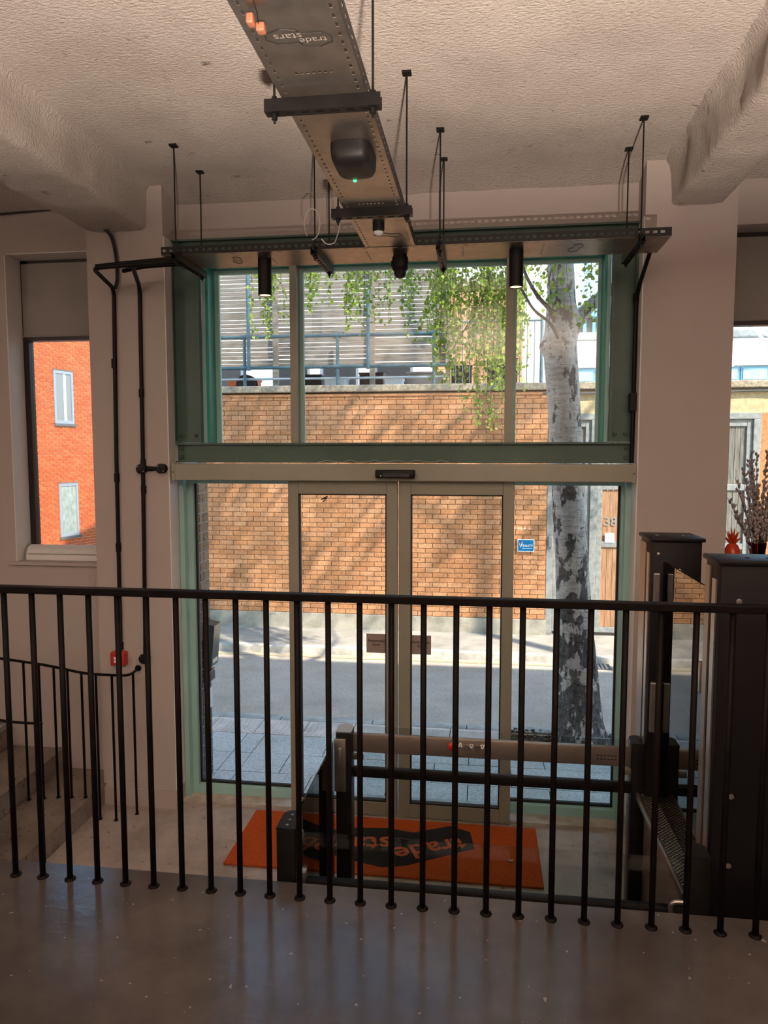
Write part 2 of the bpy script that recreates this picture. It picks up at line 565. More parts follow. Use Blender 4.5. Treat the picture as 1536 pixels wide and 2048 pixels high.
def inst(name, me, parent, loc, rot=None):
    """A child sharing mesh data, at a world place (given in the parent's own frame)."""
    o = bpy.data.objects.new(name, me)
    col.objects.link(o)
    o.parent = parent
    o.location = Vector(loc) - ORG.get(parent, Vector((0, 0, 0)))
    if rot:
        o.rotation_euler = rot
    return o

def text(name, body, size, origin, axes, mat, parent=None, width=None, depth=0.001, bold=0.0):
    cu = bpy.data.curves.new(name, 'FONT')
    cu.body = body
    cu.size = size
    cu.align_x = 'CENTER'
    cu.align_y = 'CENTER'
    cu.extrude = 0
    cu.offset = bold
    cu.resolution_u = 4
    cu.space_line = 0.95
    t = bpy.data.objects.new(name, cu)
    col.objects.link(t)
    dg = bpy.context.evaluated_depsgraph_get()
    me = bpy.data.meshes.new_from_object(t.evaluated_get(dg))
    bpy.data.objects.remove(t, do_unlink=True)
    xs = [v.co.x for v in me.vertices]
    k = 1.0
    if width and xs:
        k = width / (max(xs) - min(xs))
    rx, ry = Vector(axes[0]), Vector(axes[1])
    rn = rx.cross(ry)
    o_ = Vector(origin)
    off = ORG.get(parent, Vector((0, 0, 0))) if parent else o_
    for v in me.vertices:
        v.co = o_ + rx * v.co.x * k + ry * v.co.y * k + rn * depth - off
    o = bpy.data.objects.new(name, me)
    col.objects.link(o)
    me.materials.clear()
    me.materials.append(MATS[mat])
    if parent:
        o.parent = parent
    else:
        o.location = o_
    return o

UP_FACING = ((-1, 0, 0), (0, -1, 0))     # print on the floor, read from the door
DOWN_FACING = ((-1, 0, 0), (0, 1, 0))    # print under the tray, read from the door
FRONT = ((1, 0, 0), (0, 0, 1))           # print facing the viewer

def arc(c, r, a0, a1, n, ax1, ax2):
    c, ax1, ax2 = Vector(c), Vector(ax1), Vector(ax2)
    return [c + ax1 * r * math.cos(R(a0 + (a1 - a0) * i / n)) + ax2 * r * math.sin(R(a0 + (a1 - a0) * i / n)) for i in range(n + 1)]

def bend(pts, r, n=5):
    """Round the corners of a polyline."""
    pts = [Vector(p) for p in pts]
    out = [pts[0]]
    for i in range(1, len(pts) - 1):
        a = (pts[i - 1] - pts[i]); b = (pts[i + 1] - pts[i])
        rr = min(r, a.length * 0.49, b.length * 0.49)
        p0 = pts[i] + a.normalized() * rr
        p1 = pts[i] + b.normalized() * rr
        for k in range(n + 1):
            t = k / n
            out.append(p0 * (1 - t) ** 2 + pts[i] * 2 * t * (1 - t) + p1 * t * t)
    out.append(pts[-1])
    return out

FZ = -0.90      # lower floor level (the landing is z = 0)
CZ = 3.36       # ceiling

# ================================================================== THE ROOM
# landing (upper floor) with its edge and the wall below it
struct('floor', box(-7, 5, -6, 2.5, -0.25, 0), 'polished_concrete', label='polished dark concrete landing behind the black railing')
mb = MB().box(-7, 5, 2.28, 2.47, FZ, -0.25)
struct('wall_landing', mb, 'wall_paint', label='plain wall face under the edge of the landing')
struct('floor_lower', box(-7, 5, 2.3, 4.90, FZ - 0.2, FZ), 'worn_concrete', label='worn pale concrete floor at entrance level')

# front wall: piers, lintel wall and the walls with the side windows
mb = MB()
mb.box(-2.64, -2.10, 4.66, 5.30, FZ - 0.2, CZ + 0.1)        # left pier
mb.box(0.975, 1.505, 4.66, 5.30, FZ - 0.2, CZ + 0.1)        # right pier
mb.box(-2.10, 0.975, 4.87, 5.30, 3.035, CZ + 0.1)           # above the lintel
# left wall with opening x -3.40..-2.64, z 0.80..3.02
mb.box(-7, -3.40, 4.88, 5.13, FZ - 0.2, CZ + 0.1)
mb.box(-3.40, -2.64, 4.88, 5.13, FZ - 0.2, 0.78)
mb.box(-3.40, -2.64, 4.88, 5.13, 3.02, CZ + 0.1)
# right wall with opening x 1.56..2.6, z 0.80..3.02
mb.box(1.505, 1.56, 4.88, 5.30, FZ - 0.2, CZ + 0.1)
mb.box(1.56, 2.60, 4.88, 5.30, FZ - 0.2, 0.78)
mb.box(1.56, 2.60, 4.88, 5.30, 3.02, CZ + 0.1)
mb.box(2.60, 5, 4.88, 5.30, FZ - 0.2, CZ + 0.1)
struct('wall_front', mb, 'wall_paint', label='painted front wall with two piers around the glazed entrance')

mb = MB().box(-7.2, -7, -6, 5.3, FZ, CZ + 0.1)
struct('wall_left', mb, 'wall_paint', label='plain painted side wall left of the room')
mb = MB().box(2.75, 2.9, -6, 4.88, FZ, CZ)  # wall brought in close and dark to dim the right pier
struct('wall_right', mb, 'dark_bounce_cut', label='unseen right side wall, set close and dark to cut bounced light')
mb = MB()
mb.box(-7, 5, -6.2, -6, -0.25, CZ + 0.1)
struct('wall_back', mb, 'wall_paint', label='plain rear wall of the room behind the viewer')

# ceiling: stippled, uneven
mb = MB()
nx, ny = 150, 60
X0, X1, Y0, Y1 = -5.0, 3.5, 1.4, 4.95
for j in range(ny + 1):
    for i in range(nx + 1):
        x = X0 + (X1 - X0) * i / nx
        y = Y0 + (Y1 - Y0) * j / ny
        z = CZ + 0.006 * noise.noise(Vector((x * 2.1, y * 2.1, 3))) + 0.003 * noise.noise(Vector((x * 9, y * 9, 7)))
        if y > 4.55:                                        # rounded meeting with the wall
            z -= 0.10 * ((y - 4.55) / 0.4) ** 2
        mb.v.append(Vector((x, y, z)))
for j in range(ny):
    for i in range(nx):
        a = j * (nx + 1) + i
        mb.f.append((a, a + 1, a + nx + 2, a + nx + 1))
mb.box(-7, 5, -6, 1.4, CZ, CZ + 0.12)
mb.box(-7, -5, 1.4, 5.3, CZ, CZ + 0.12)
mb.box(3.5, 5, 1.4, 5.3, CZ, CZ + 0.12)
mb.box(-5, 3.5, 1.4, 5.3, CZ + 0.02, CZ + 0.12)
struct('ceiling', mb, 'ceiling_stipple', smooth=True, label='heavily stippled off-white concrete ceiling')

def rough_beam(x0, x1, z0, seed, label):
    """A downstand beam running into the room, hand-rendered, with soft rough edges."""
    mb = MB()
    ys = [1.0 + (4.70 - 1.0) * i / 90 for i in range(91)]
    r = 0.035
    prof = [(x0 - 0.05, CZ + 0.03), (x0 - 0.006, CZ - 0.04)]
    prof += [(x0, z0 + (CZ - z0) * t) for t in (0.66, 0.42, 0.2)]
    prof += [(x0 + r * (1 - math.cos(R(a))), z0 + r * (1 - math.sin(R(a)))) for a in (20, 45, 70)]
    prof += [(x0 + (x1 - x0) * t, z0) for t in (0.18, 0.36, 0.5, 0.64, 0.82)]
    prof += [(x1 - r * (1 - math.sin(R(a))), z0 + r * (1 - math.cos(R(a)))) for a in (20, 45, 70)]
    prof += [(x1, z0 + (CZ - z0) * t) for t in (0.2, 0.42, 0.66)]
    prof += [(x1 + 0.006, CZ - 0.04), (x1 + 0.05, CZ + 0.03)]
    n = len(prof)
    for y in ys:
        for (x, z) in prof:
            q = Vector((x * 5 + seed, y * 5, z * 5))
            d = 0.016 * noise.noise(q) + 0.010 * noise.noise(q * 3.3)
            mb.v.append(Vector((x + d, y, z + 0.8 * d)))
    for j in range(len(ys) - 1):
        for i in range(n - 1):
            a = j * n + i
            mb.f.append((a, a + 1, a + n + 1, a + n))
    mb.f.append(tuple(range(n)))
    mb.f.append(tuple((len(ys) - 1) * n + i for i in range(n)))
    struct('ceiling_beam', mb, 'ceiling_stipple', smooth=True, label=label)
rough_beam(-2.64, -2.21, 3.075, 1.0, 'rough stippled ceiling beam ending on the pier with the black conduits')
rough_beam(1.12, 1.42, 3.075, 9.0, 'rough stippled ceiling beam ending on the plain right pier')

# the storey above and the outer face of the building
mb = MB().box(-9, 9, -6.2, 5.30, CZ + 0.14, 5.25)
struct('wall_upper_storey', mb, 'render_cream', label='upper storey of the building over the entrance')

# baseboards
mb = MB().box(-2.655, -2.105, 4.645, 4.662, FZ, FZ + 0.13)
mb.box(-2.105, -2.088, 4.645, 4.795, FZ, FZ + 0.13)
struct('baseboard_left', mb, 'wall_paint')
mb = MB().box(0.978, 1.505, 4.645, 4.662, FZ, FZ + 0.13)
mb.box(0.962, 0.978, 4.645, 4.795, FZ, FZ + 0.13)
struct('baseboard_right', mb, 'wall_paint')
mb = MB().box(-2.10, 0.975, 4.74, 4.92, FZ, FZ + 0.022)
struct('trim_1', mb, 'kerb_stone', label='pale stone threshold strip under the entrance doors')

struct('trim_2', box(-2.10, -2.092, 4.662, 4.80, FZ + 0.13, 3.03), 'reveal_daylight', label='pale lining on the left pier reveal, daylight put into its colour')  # added lining; its pale tone stands for daylight on the pier
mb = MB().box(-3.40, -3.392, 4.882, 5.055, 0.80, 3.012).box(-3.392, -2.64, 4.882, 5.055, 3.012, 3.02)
struct('trim_4', mb, 'reveal_daylight', label='pale lining of the left window reveal, daylight put into its colour')  # pale boxes added so the window reveal looks daylit
struct('trim_3', box(0.967, 0.975, 4.662, 4.80, FZ + 0.13, 3.03), 'reveal_daylight', label='pale lining on the right pier reveal, daylight put into its colour')  # same daylight tone on the right pier

# ------------------------------------------------------------------ entrance glazing
w = thing('window_1', (-0.56, 4.9, FZ), None, None)
tag(w, 'tall mint green glazed entrance screen between the two piers', None, None, 'structure')
GY = 4.95                                                   # glass plane
# steel posts (channel sections)
for sx, (xa, xb) in ((1, (-2.10, -1.905)), (-1, (0.812, 0.965))):
    mb = MB().box(xa + 0.014, xb - 0.014, 4.80, 4.82, 1.682, 2.93)
    mb.box(xa, xa + 0.014, 4.765, 4.82, 1.67, 2.93)
    mb.box(xb - 0.014, xb, 4.765, 4.82, 1.67, 2.93)
    mb.box(xa + 0.014, xb - 0.014, 4.765, 4.82, 1.67, 1.682)
    p = mb.build('steel_post', 'green_steel', w)
    for q in (xa + 0.04, xb - 0.05):
        MB().lathe((q, 4.80, 1.72), [(0.012, 0), (0.012, -0.012), (0.006, -0.016)], 6, 'y').build('bolt', 'green_steel', p)
# lintel and the beam at door head
mb = MB().box(-2.098, 0.973, 4.80, 4.865, 2.942, 3.022)
mb.box(-2.098, 0.973, 4.765, 4.865, 3.022, 3.034)
mb.box(-2.098, 0.973, 4.765, 4.865, 2.93, 2.942)
mb.build('steel_lintel', 'green_steel', w)
mb = MB().box(-2.085, 0.955, 4.785, 4.80, 1.545, 1.655)
mb.box(-2.085, 0.955, 4.755, 4.95, 1.655, 1.668)
mb.box(-2.085, 0.955, 4.755, 4.80, 1.533, 1.545)
p = mb.build('steel_beam', 'green_steel', w)
for xq in (-2.05, 0.92):
    for zq in (1.57, 1.63):
        MB().lathe((xq, 4.785, zq), [(0.011, 0), (0.011, -0.01), (0.006, -0.014)], 6, 'y').build('bolt', 'green_steel', p)
# upper frame: jambs, head, mullions, glazing beads
zb, zt = 1.668, 2.93
mb = MB().box(-1.905, -1.865, 4.84, 5.0, zb, zt)
p = mb.build('frame_jamb', 'teal_frame', w)
MB().box(-1.909, -1.885, 4.832, 4.84, zb, zt).build('bead', 'mint_frame', p)
MB().box(-1.865, -1.835, 4.965, 5.0, zb, zt).build('bead', 'mint_frame', p)
mb = MB().box(0.775, 0.815, 4.84, 5.0, zb, zt)
p = mb.build('frame_jamb', 'teal_frame', w)
MB().box(0.790, 0.812, 4.832, 4.84, zb, zt).build('bead', 'mint_frame', p)
MB().box(0.755, 0.775, 4.965, 5.0, zb, zt).build('bead', 'mint_frame', p)
p = MB().box(-1.865, 0.775, 4.84, 5.0, 2.87, 2.93).build('frame_head', 'teal_frame', w)
MB().box(-1.835, 0.755, 4.966, 4.999, 2.845, 2.87).build('bead', 'mint_frame', p)
for xm in (-1.297, 0.158):
    p = MB().box(xm, xm + 0.047, 4.865, 5.0, zb, 2.87).build('mullion', 'alu_grey_green', w)
    MB().box(xm + 0.047, xm + 0.072, 4.95, 4.99, zb, 2.87).build('bead', 'mint_frame', p)
for xa, xb in ((-1.835, -1.297), (-1.225, 0.158), (0.23, 0.755)):
    MB().box(xa, xb, 4.975, 4.981, zb, 2.845).build('pane', 'clear_glass', w)
# lower side lights
for xa, xb, ga, gb in ((-2.09, -1.29, -2.015, -1.31), (0.20, 0.967, 0.215, 0.918)):
    mb = MB()
    if xa < -1:
        mb.box(xa, ga, 4.86, 4.96, FZ + 0.02, 1.42)
        mb.box(xa, xa + 0.035, 4.80, 4.86, FZ + 0.022, 1.414)
        mb.box(gb, xb, 4.86, 4.96, FZ + 0.02, 1.42)
    else:
        mb.box(gb, xb, 4.86, 4.96, FZ + 0.02, 1.42)
        mb.box(xb - 0.035, xb, 4.80, 4.86, FZ + 0.022, 1.414)
        mb.box(xa, ga, 4.86, 4.96, FZ + 0.02, 1.42)
    mb.box(ga, gb, 4.86, 4.96, FZ + 0.02, FZ + 0.085)
    mb.box(ga, gb, 4.86, 4.96, 1.385, 1.42)
    p = mb.build('side_light_frame', 'mint_frame', w)
    g = MB().box(ga, ga + 0.012, 4.90, 4.93, FZ + 0.085, 1.385).box(gb - 0.012, gb, 4.90, 4.93, FZ + 0.085, 1.385)
    g.box(ga, gb, 4.90, 4.93, FZ + 0.085, FZ + 0.10)
    g.build('gasket', 'gasket', p)
    MB().box(ga, gb, 4.908, 4.914, FZ + 0.085, 1.385).build('pane', 'clear_glass', w)
# sliding leaves
def leaf(n, xa, xb, ga, gb):
    d = thing('door_%d' % n, ((xa + xb) / 2, 4.75, FZ), None, None)
    tag(d, ('left' if n == 1 else 'right') + ' sliding glass leaf of the automatic entrance doors', None, None, 'structure')
    z0, z1, g0, g1 = FZ + 0.012, 1.43, FZ + 0.105, 1.325
    for a, b in ((xa, ga), (gb, xb)):
        MB().box(a, b, 4.725, 4.775, z0, z1).build('stile', 'alu_grey_green', d, bevel=0.003)
    MB().box(ga, gb, 4.725, 4.775, z0, g0).build('bottom_rail', 'alu_grey_green', d, bevel=0.003)
    MB().box(ga, gb, 4.725, 4.775, g1, z1).build('top_rail', 'alu_grey_green', d, bevel=0.003)
    g = MB().box(ga, ga + 0.008, 4.73, 4.77, g0, g1).box(gb - 0.008, gb, 4.73, 4.77, g0, g1)
    g.box(ga, gb, 4.73, 4.77, g0, g0 + 0.01).box(ga, gb, 4.73, 4.77, g1 - 0.008, g1)
    g.build('gasket', 'gasket', d)
    MB().box(ga + 0.004, gb - 0.004, 4.747, 4.753, g0, g1).build('pane', 'clear_glass', d)
leaf(1, -1.285, -0.540, -1.213, -0.615)
leaf(2, -0.532, 0.222, -0.452, 0.150)
# operator box above the doors with its sensor
h = thing('door_operator', (-0.55, 4.70, 1.41), 'long champagne metal door operator box across the top of the sliding doors', 'door operator')
mb = MB().box(-2.075, 0.962, 4.655, 4.80, 1.414, 1.527)
mb.build('cover', 'alu_grey_green', h, bevel=0.006)
for xq in (-2.062, 0.95):
    MB().box(xq - 0.012, xq + 0.012, 4.652, 4.80, 1.412, 1.529).build('end_cap', 'alu_grey_green', h)
    MB().lathe((xq, 4.652, 1.47), [(0.005, 0), (0.005, -0.002)], 10, 'y').build('screw', 'dark_frame', h)
s = thing('motion_sensor', (-0.545, 4.64, 1.43), 'slim black motion sensor on the middle of the door operator box', 'sensor')
MB().rbox(-0.672, -0.417, 4.60, 4.655, 1.437, 1.490, 0.008).build('housing', 'black_plastic', s, True)
MB().lathe((-0.635, 4.600, 1.452), [(0.004, 0.001), (0.004, -0.002), (0.002, -0.003)], 10, 'y').build('indicator', 'icon_white', s)
MB().box(-0.62, -0.45, 4.598, 4.60, 1.445, 1.468).build('lens', 'dark_glass', s)
# loose thin wire lying on the operator box
pts = [(-1.08 + 0.055 * i, 4.735, 1.53 + 0.004 + 0.018 * math.sin(i * 1.15) ** 2) for i in range(17)]
tag(MB().tube(pts, 0.0022, 6).build('loose_wire', 'cable_grey', None, True), 'thin loose wire lying along the top of the door operator box', 'wire')
# notices on the leaves
for n, (xa, xb) in enumerate(((-0.753, -0.617), (-0.450, -0.314))):
    t = thing('door_notice', ((xa + xb) / 2, 4.742, 0.245), ('brown square Automatic door notice on the left sliding leaf', 'brown square Automatic door notice on the right sliding leaf')[n], 'notice', 'automatic door notices')
    MB().box(xa, xb, 4.742, 4.7445, 0.247, 0.378).build('card', 'sticker_brown', t)
    text('lettering', 'Automatic\ndoor', 0.03, ((xa + xb) / 2, 4.742, 0.318), FRONT, 'ink_black', t, width=0.118, bold=0.0004)
# small bird-shaped mark near the top of the left pane
mb = MB().tube([(-1.06, 4.742, 1.285), (-1.035, 4.742, 1.30), (-1.015, 4.742, 1.31), (-1.02, 4.742, 1.295), (-1.04, 4.742, 1.29)], 0.004, 6)
mb.tube([(-1.05, 4.742, 1.272), (-1.025, 4.742, 1.285), (-1.03, 4.742, 1.30)], 0.003, 6)
tag(mb.build('glass_sticker', 'ink_black'), 'tiny dark squiggle sticker near the top of the left door pane', 'sticker')

# ------------------------------------------------------------------ side windows
def side_window(n, xa, xb, label):
    w = thing('window_%d' % n, ((xa + xb) / 2, 5.08, 0.8), None, None)
    tag(w, label, None, None, 'structure')
    t = 0.045
    for a, b in ((xa, xa + t), (xb - t, xb)):
        MB().box(a, b, 5.06, 5.12, 0.80, 3.02).build('frame_side', 'dark_frame', w, bevel=0.003)
    MB().box(xa, xb, 5.06, 5.12, 2.975, 3.02).build('frame_head', 'dark_frame', w)
    MB().box(xa, xb, 5.055, 5.125, 2.43, 2.475).build('transom', 'dark_frame', w)
    MB().box(xa, xb, 5.06, 5.12, 0.80, 0.85).build('frame_sill', 'dark_frame', w)
    MB().box(xa + t, xb - t, 5.085, 5.091, 0.85, 2.43).build('pane', 'clear_glass', w)
    MB().box(xa + t, xb - t, 5.095, 5.101, 2.475, 2.975).build('pane', 'clear_glass', w)
    b = tag(MB().box(xa + 0.012, xb - 0.012, 5.052, 5.056, 2.462, 2.99).build('blind', 'blind_fabric', w), 'grey blind fabric')
    MB().tube([(xa + 0.012, 5.05, 2.462), (xb - 0.012, 5.05, 2.462)], 0.006, 8).build('hem_bar', 'blind_fabric', b)
    MB().box(xa - 0.05, xb + 0.05 if xb > 0 else xb, 4.85, 5.06, 0.775, 0.80).build('sill_board', 'wall_paint', w, bevel=0.004)
    return w
side_window(2, -3.395, -2.64, 'narrow dark framed window left of the black conduits')
side_window(3, 1.565, 2.60, 'narrow dark framed window right of the plain pier')
# rolled cassette on the left sill
c = thing('blind_cassette', (-2.98, 5.0, 0.80), 'white curved blind cassette lying on the sill of the left window', 'blind cassette')
prof = [(4.955, 0.80), (5.05, 0.80), (5.05, 0.905), (5.02, 0.91), (4.985, 0.895), (4.965, 0.865), (4.955, 0.83)]
MB().prism(prof, 0.70, 'x', -3.37).build('cover', 'white_plastic', c, True)
MB().prism([(y, z) for y, z in prof], 0.012, 'x', -3.384).build('end_cap', 'blind_fabric', c)
MB().box(-3.35, -2.67, 4.95, 4.956, 0.845, 0.85).build('groove', 'blind_fabric', c)

# ------------------------------------------------------------------ stairs at the left
s = thing('stairs', (-3.2, 3.6, FZ), None, None)
tag(s, 'turning concrete stair rising from the entrance floor at far left', None, None, 'structure')
edges = [(-2.63, -2.62), (-3.06, -3.02), (-3.50, -3.34), (-3.95, -3.62), (-4.4, -3.9)]   # x of each nosing at the wall, at the landing
for k, (xw, xl) in enumerate(edges):
    zt = FZ + 0.15 * (k + 1)
    poly = [(xw, 4.875), (xl, 3.50), (-7, 3.50), (-7, 4.875)]
    st = MB().prism(poly, 0.145, 'z', zt - 0.15).build('step', 'step_concrete', s, bevel=0.004)
    q = [(xw + 0.006, 4.875), (xl + 0.006, 3.50), (xl - 0.055, 3.50), (xw - 0.055, 4.875)]
    MB().prism(q, 0.006, 'z', zt - 0.006).build('nosing', 'step_concrete', st)
MB().box(-7, -2.635, 3.36, 3.50, FZ, -0.25).build('string_wall', 'wall_paint', s)

def rail_thing(label, rail_pts, posts, r_rail, r_post, rz, extra=None):
    t = thing('stair_railing', (posts[0][0], posts[0][1], posts[0][2]), label, 'railing')
    MB().tube(bend(rail_pts, 0.10, 6), r_rail, 10).build('handrail', 'rail_steel', t, True)
    for (x, y, z0, z1) in posts:
        b = MB().tube([(x, y, z0), (x, y, z1)], r_post, 10).build('baluster', 'rail_steel', t, True)
        MB().lathe((x, y, z0), [(r_post * 1.7, 0.001), (r_post * 1.6, 0.006), (r_post, 0.009)], 12).build('collar', 'rail_steel', b)
    return t
def wall_rail_z(x):
    return 0.115 if x > -2.62 else 0.115 + (-2.62 - x) * 0.235
posts = [(-2.335, 4.54, FZ, 0.10), (-2.435, 4.44, FZ, 0.115), (-2.55, 4.44, FZ, 0.115)]
for x, y in ((-2.65, 4.435), (-2.745, 4.425), (-2.835, 4.412), (-2.925, 4.385), (-3.015, 4.355)):
    posts.append((x, y, FZ + 0.15, wall_rail_z(x)))
for x, y in ((-3.10, 4.321), (-3.20, 4.285), (-3.30, 4.25)):
    posts.append((x, y, FZ + 0.30, wall_rail_z(x)))
t = rail_thing('thin black curved stair railing fixed to the pier beside the red call point',
           [(-2.355, 4.66, 0.10), (-2.335, 4.54, 0.10), (-2.33, 4.44, 0.115), (-2.62, 4.437, 0.115), (-2.84, 4.412, wall_rail_z(-2.84)), (-3.02, 4.355, wall_rail_z(-3.02)),
            (-3.30, 4.25, wall_rail_z(-3.30)), (-3.75, 4.1, wall_rail_z(-3.75))], posts, 0.009, 0.0085, 0)
MB().lathe((-2.355, 4.66, 0.10), [(0.022, 0), (0.022, -0.008), (0.01, -0.012)], 14, 'y').build('wall_flange', 'rail_steel', t)
posts = [(-2.60, 3.88, FZ, -0.02), (-2.80, 3.88, FZ + 0.15, -0.02), (-3.0, 3.88, FZ + 0.15, 0.01)]
t = rail_thing('short inner stair railing with a steel bracket at far left edge',
           [(-2.58, 3.88, -0.015), (-2.80, 3.88, -0.015), (-3.05, 3.88, 0.02), (-3.6, 3.8, 0.22)], posts, 0.008, 0.009, 0)
MB().box(-2.86, -2.79, 3.80, 3.87, -0.035, -0.012).build('bracket', 'stainless', t, bevel=0.004)

# ------------------------------------------------------------------ front railing on the landing
rl = thing('railing', (-0.5, 2.41, 0), 'long black steel railing of upright bars along the landing edge', 'railing')
MB().box(-3.4, 2.2, 2.390, 2.430, 1.088, 1.114).build('top_rail', 'rail_steel', rl, bevel=0.003)
bal = MB().tube([(0, 0, 0), (0, 0, 1.09)], 0.0105, 12).mesh('baluster')
bal.materials.append(MATS['rail_steel'])
colr = MB().lathe((0, 0, 0), [(0.021, 0.0005), (0.020, 0.004), (0.0125, 0.008)], 14).mesh('collar')
colr.materials.append(MATS['rail_steel'])
for me in (bal, colr):
    for p in me.polygons:
        p.use_smooth = True
for i in range(-12, 34):
    x = -1.735 + 0.1107 * i
    if -3.35 < x < 2.15:
        b = inst('baluster', bal, rl, (x, 2.41, 0))
        cl = bpy.data.objects.new('collar', colr)
        col.objects.link(cl)
        cl.parent = b

# ================================================================== CABLE TRAYS
def perforated(mb, O, U, V, length, width, rows, pitch, slot, off=0.0, cross=(), cv=(0.3, 0.7), cn=7, ch=0.012):
    """Sheet with slot rows cut through it. rows: (v0, v1) bands with slots; cross: u places of small hole rows."""
    O, U, V = Vector(O), Vector(U), Vector(V)
    def quad(u0, u1, v0, v1):
        if u1 - u0 < 1e-5 or v1 - v0 < 1e-5:
            return
        mb.add([O + U * u0 + V * v0, O + U * u1 + V * v0, O + U * u1 + V * v1, O + U * u0 + V * v1], [(0, 1, 2, 3)])
    def slots(u0, u1, v0, v1):
        u = u0
        s = u0 + off
        while s + slot < u1:
            quad(u, s, v0, v1)
            u = s + slot
            s += pitch
        quad(u, u1, v0, v1)
    vcur = 0.0
    bands = []
    for (a, b) in rows:
        bands.append((vcur, a, False))
        bands.append((a, b, True))
        vcur = b
    bands.append((vcur, width, False))
    for (a, b, isrow) in bands:
        if isrow:
            slots(0, length, a, b)
        elif cross and b - a > width * 0.4:
            u = 0.0
            for c in sorted(cross):
                quad(u, c, a, b)
                va, vb = a + (b - a) * cv[0], a + (b - a) * cv[1]
                st = (vb - va) / cn
                v = a
                for k in range(cn):
                    h0 = va + st * k + st * 0.2
                    h1 = va + st * k + st * 0.7
                    quad(c, c + ch, v, h0)
                    v = h1
                quad(c, c + ch, v, b)
                u = c + ch
            quad(u, length, a, b)
        else:
            quad(0, length, a, b)

def solid(o, t=0.0018):
    s = o.modifiers.new('sheet', 'SOLIDIFY')
    s.thickness = t
    s.offset = 0
    return o

TZ = 2.755
tr = thing('cable_tray', (-0.515, 3.0, TZ), 'long perforated black cable tray running overhead towards the entrance', 'cable tray')
TX0, TX1 = -0.655, -0.375
secs = [(0.9, 2.405, (0.62, 1.34)), (2.407, 3.478, (0.08, 0.62, 1.0)), (3.480, 4.118, (0.05,))]
for k, (ya, yb, cr) in enumerate(secs):
    mb = MB()
    perforated(mb, (TX0, ya, TZ), (0, 1, 0), (1, 0, 0), yb - ya, TX1 - TX0, [(0.018, 0.0265), (0.2535, 0.262)], 0.042, 0.020, 0.012, cr, (0.22, 0.78), 7)
    p = solid(mb.build('tray_section', 'tray_under', tr))
    for xs in (TX0, TX1):
        mb = MB()
        perforated(mb, (xs, ya, TZ), (0, 1, 0), (0, 0, 1), yb - ya, 0.05, [(0.02, 0.032)], 0.05, 0.026, 0.012)
        solid(mb.build('side_flange', 'tray_black', p))
# pressed outline and cut lettering on the underside
def tray_logo(parent, cx, cy, rx, ry, s, z):
    rx, ry = Vector(rx), Vector(ry)
    out = [(-1.0, 0.30), (-0.55, 0.52), (-0.05, 0.40), (0.05, 0.22), (0.72, 0.22), (1.0, 0.0), (0.98, -0.30), (0.45, -0.52), (0.0, -0.40), (-0.1, -0.22), (-0.75, -0.2), (-1.0, 0.0)]
    P = [Vector((cx, cy, z)) + rx * a * s + ry * b * s for a, b in out]
    for i in range(len(P)):
        a, b = P[i], P[(i + 1) % len(P)]
        MB().tube([a, b], 0.0011, 5).build('logo_line', 'gasket', parent)
    c = Vector((cx, cy, z))
    text('logo_lettering', 'trade', 0.05, c + rx * (-0.42 * s) + ry * (0.12 * s), (rx, ry), 'lettering_pale', parent, width=0.85 * s)
    text('logo_lettering', 'stars', 0.05, c + rx * (0.30 * s) + ry * (-0.14 * s), (rx, ry), 'lettering_pale', parent, width=0.85 * s)
tray_logo(tr, -0.515, 2.06, (-1, 0, 0), (0, 1, 0), 0.092, TZ - 0.002)
tray_logo(tr, -0.50, 3.90, (-1, 0, 0), (0, 1, 0), 0.075, TZ - 0.002)

ct = thing('cable_tray', (-0.43, 4.28, TZ), 'perforated cable tray crossing in front of the entrance window', 'cable tray')
CX0, CX1, CY0, CY1 = -1.868, 1.0, 4.12, 4.45
mb = MB()
perforated(mb, (CX0, CY0, TZ), (1, 0, 0), (0, 1, 0), CX1 - CX0, CY1 - CY0, [(0.018, 0.0245), (0.3055, 0.312)], 0.056, 0.030, 0.02, (0.10, 0.62, 1.2, 1.75, 2.2, 2.7), (0.12, 0.88), 9, 0.01)
tb = solid(mb.build('tray_base', 'tray_under', ct))
for xa, xb in ((CX0, TX0 - 0.004), (TX1 + 0.004, CX1)):
    mb = MB()
    perforated(mb, (xa, CY0, TZ), (1, 0, 0), (0, 0, 1), xb - xa, 0.046, [(0.017, 0.031)], 0.0395, 0.022, 0.010)
    solid(mb.build('side_flange', 'tray_black', ct))
mb = MB()
perforated(mb, (CX0, CY1, TZ), (1, 0, 0), (0, 0, 1), CX1 - CX0, 0.046, [(0.017, 0.031)], 0.0395, 0.022, 0.010)
solid(mb.build('side_flange', 'tray_black', ct))
tray_logo(ct, -1.46, 4.285, (0, 1, 0), (1, 0, 0), 0.07, TZ - 0.002)
tray_logo(ct, 0.52, 4.285, (0, 1, 0), (1, 0, 0), 0.075, TZ - 0.002)
for xq in (-1.10, -0.20, 0.43):
    MB().lathe((xq, 4.131, TZ), [(0.006, 0), (0.006, -0.004)], 8).build('screw', 'zinc', ct)
mb = MB().box(TX0 + 0.005, TX1 - 0.005, 4.112, 4.124, TZ - 0.002, TZ - 0.0005)
mb.build('joint_plate', 'tray_black', ct)

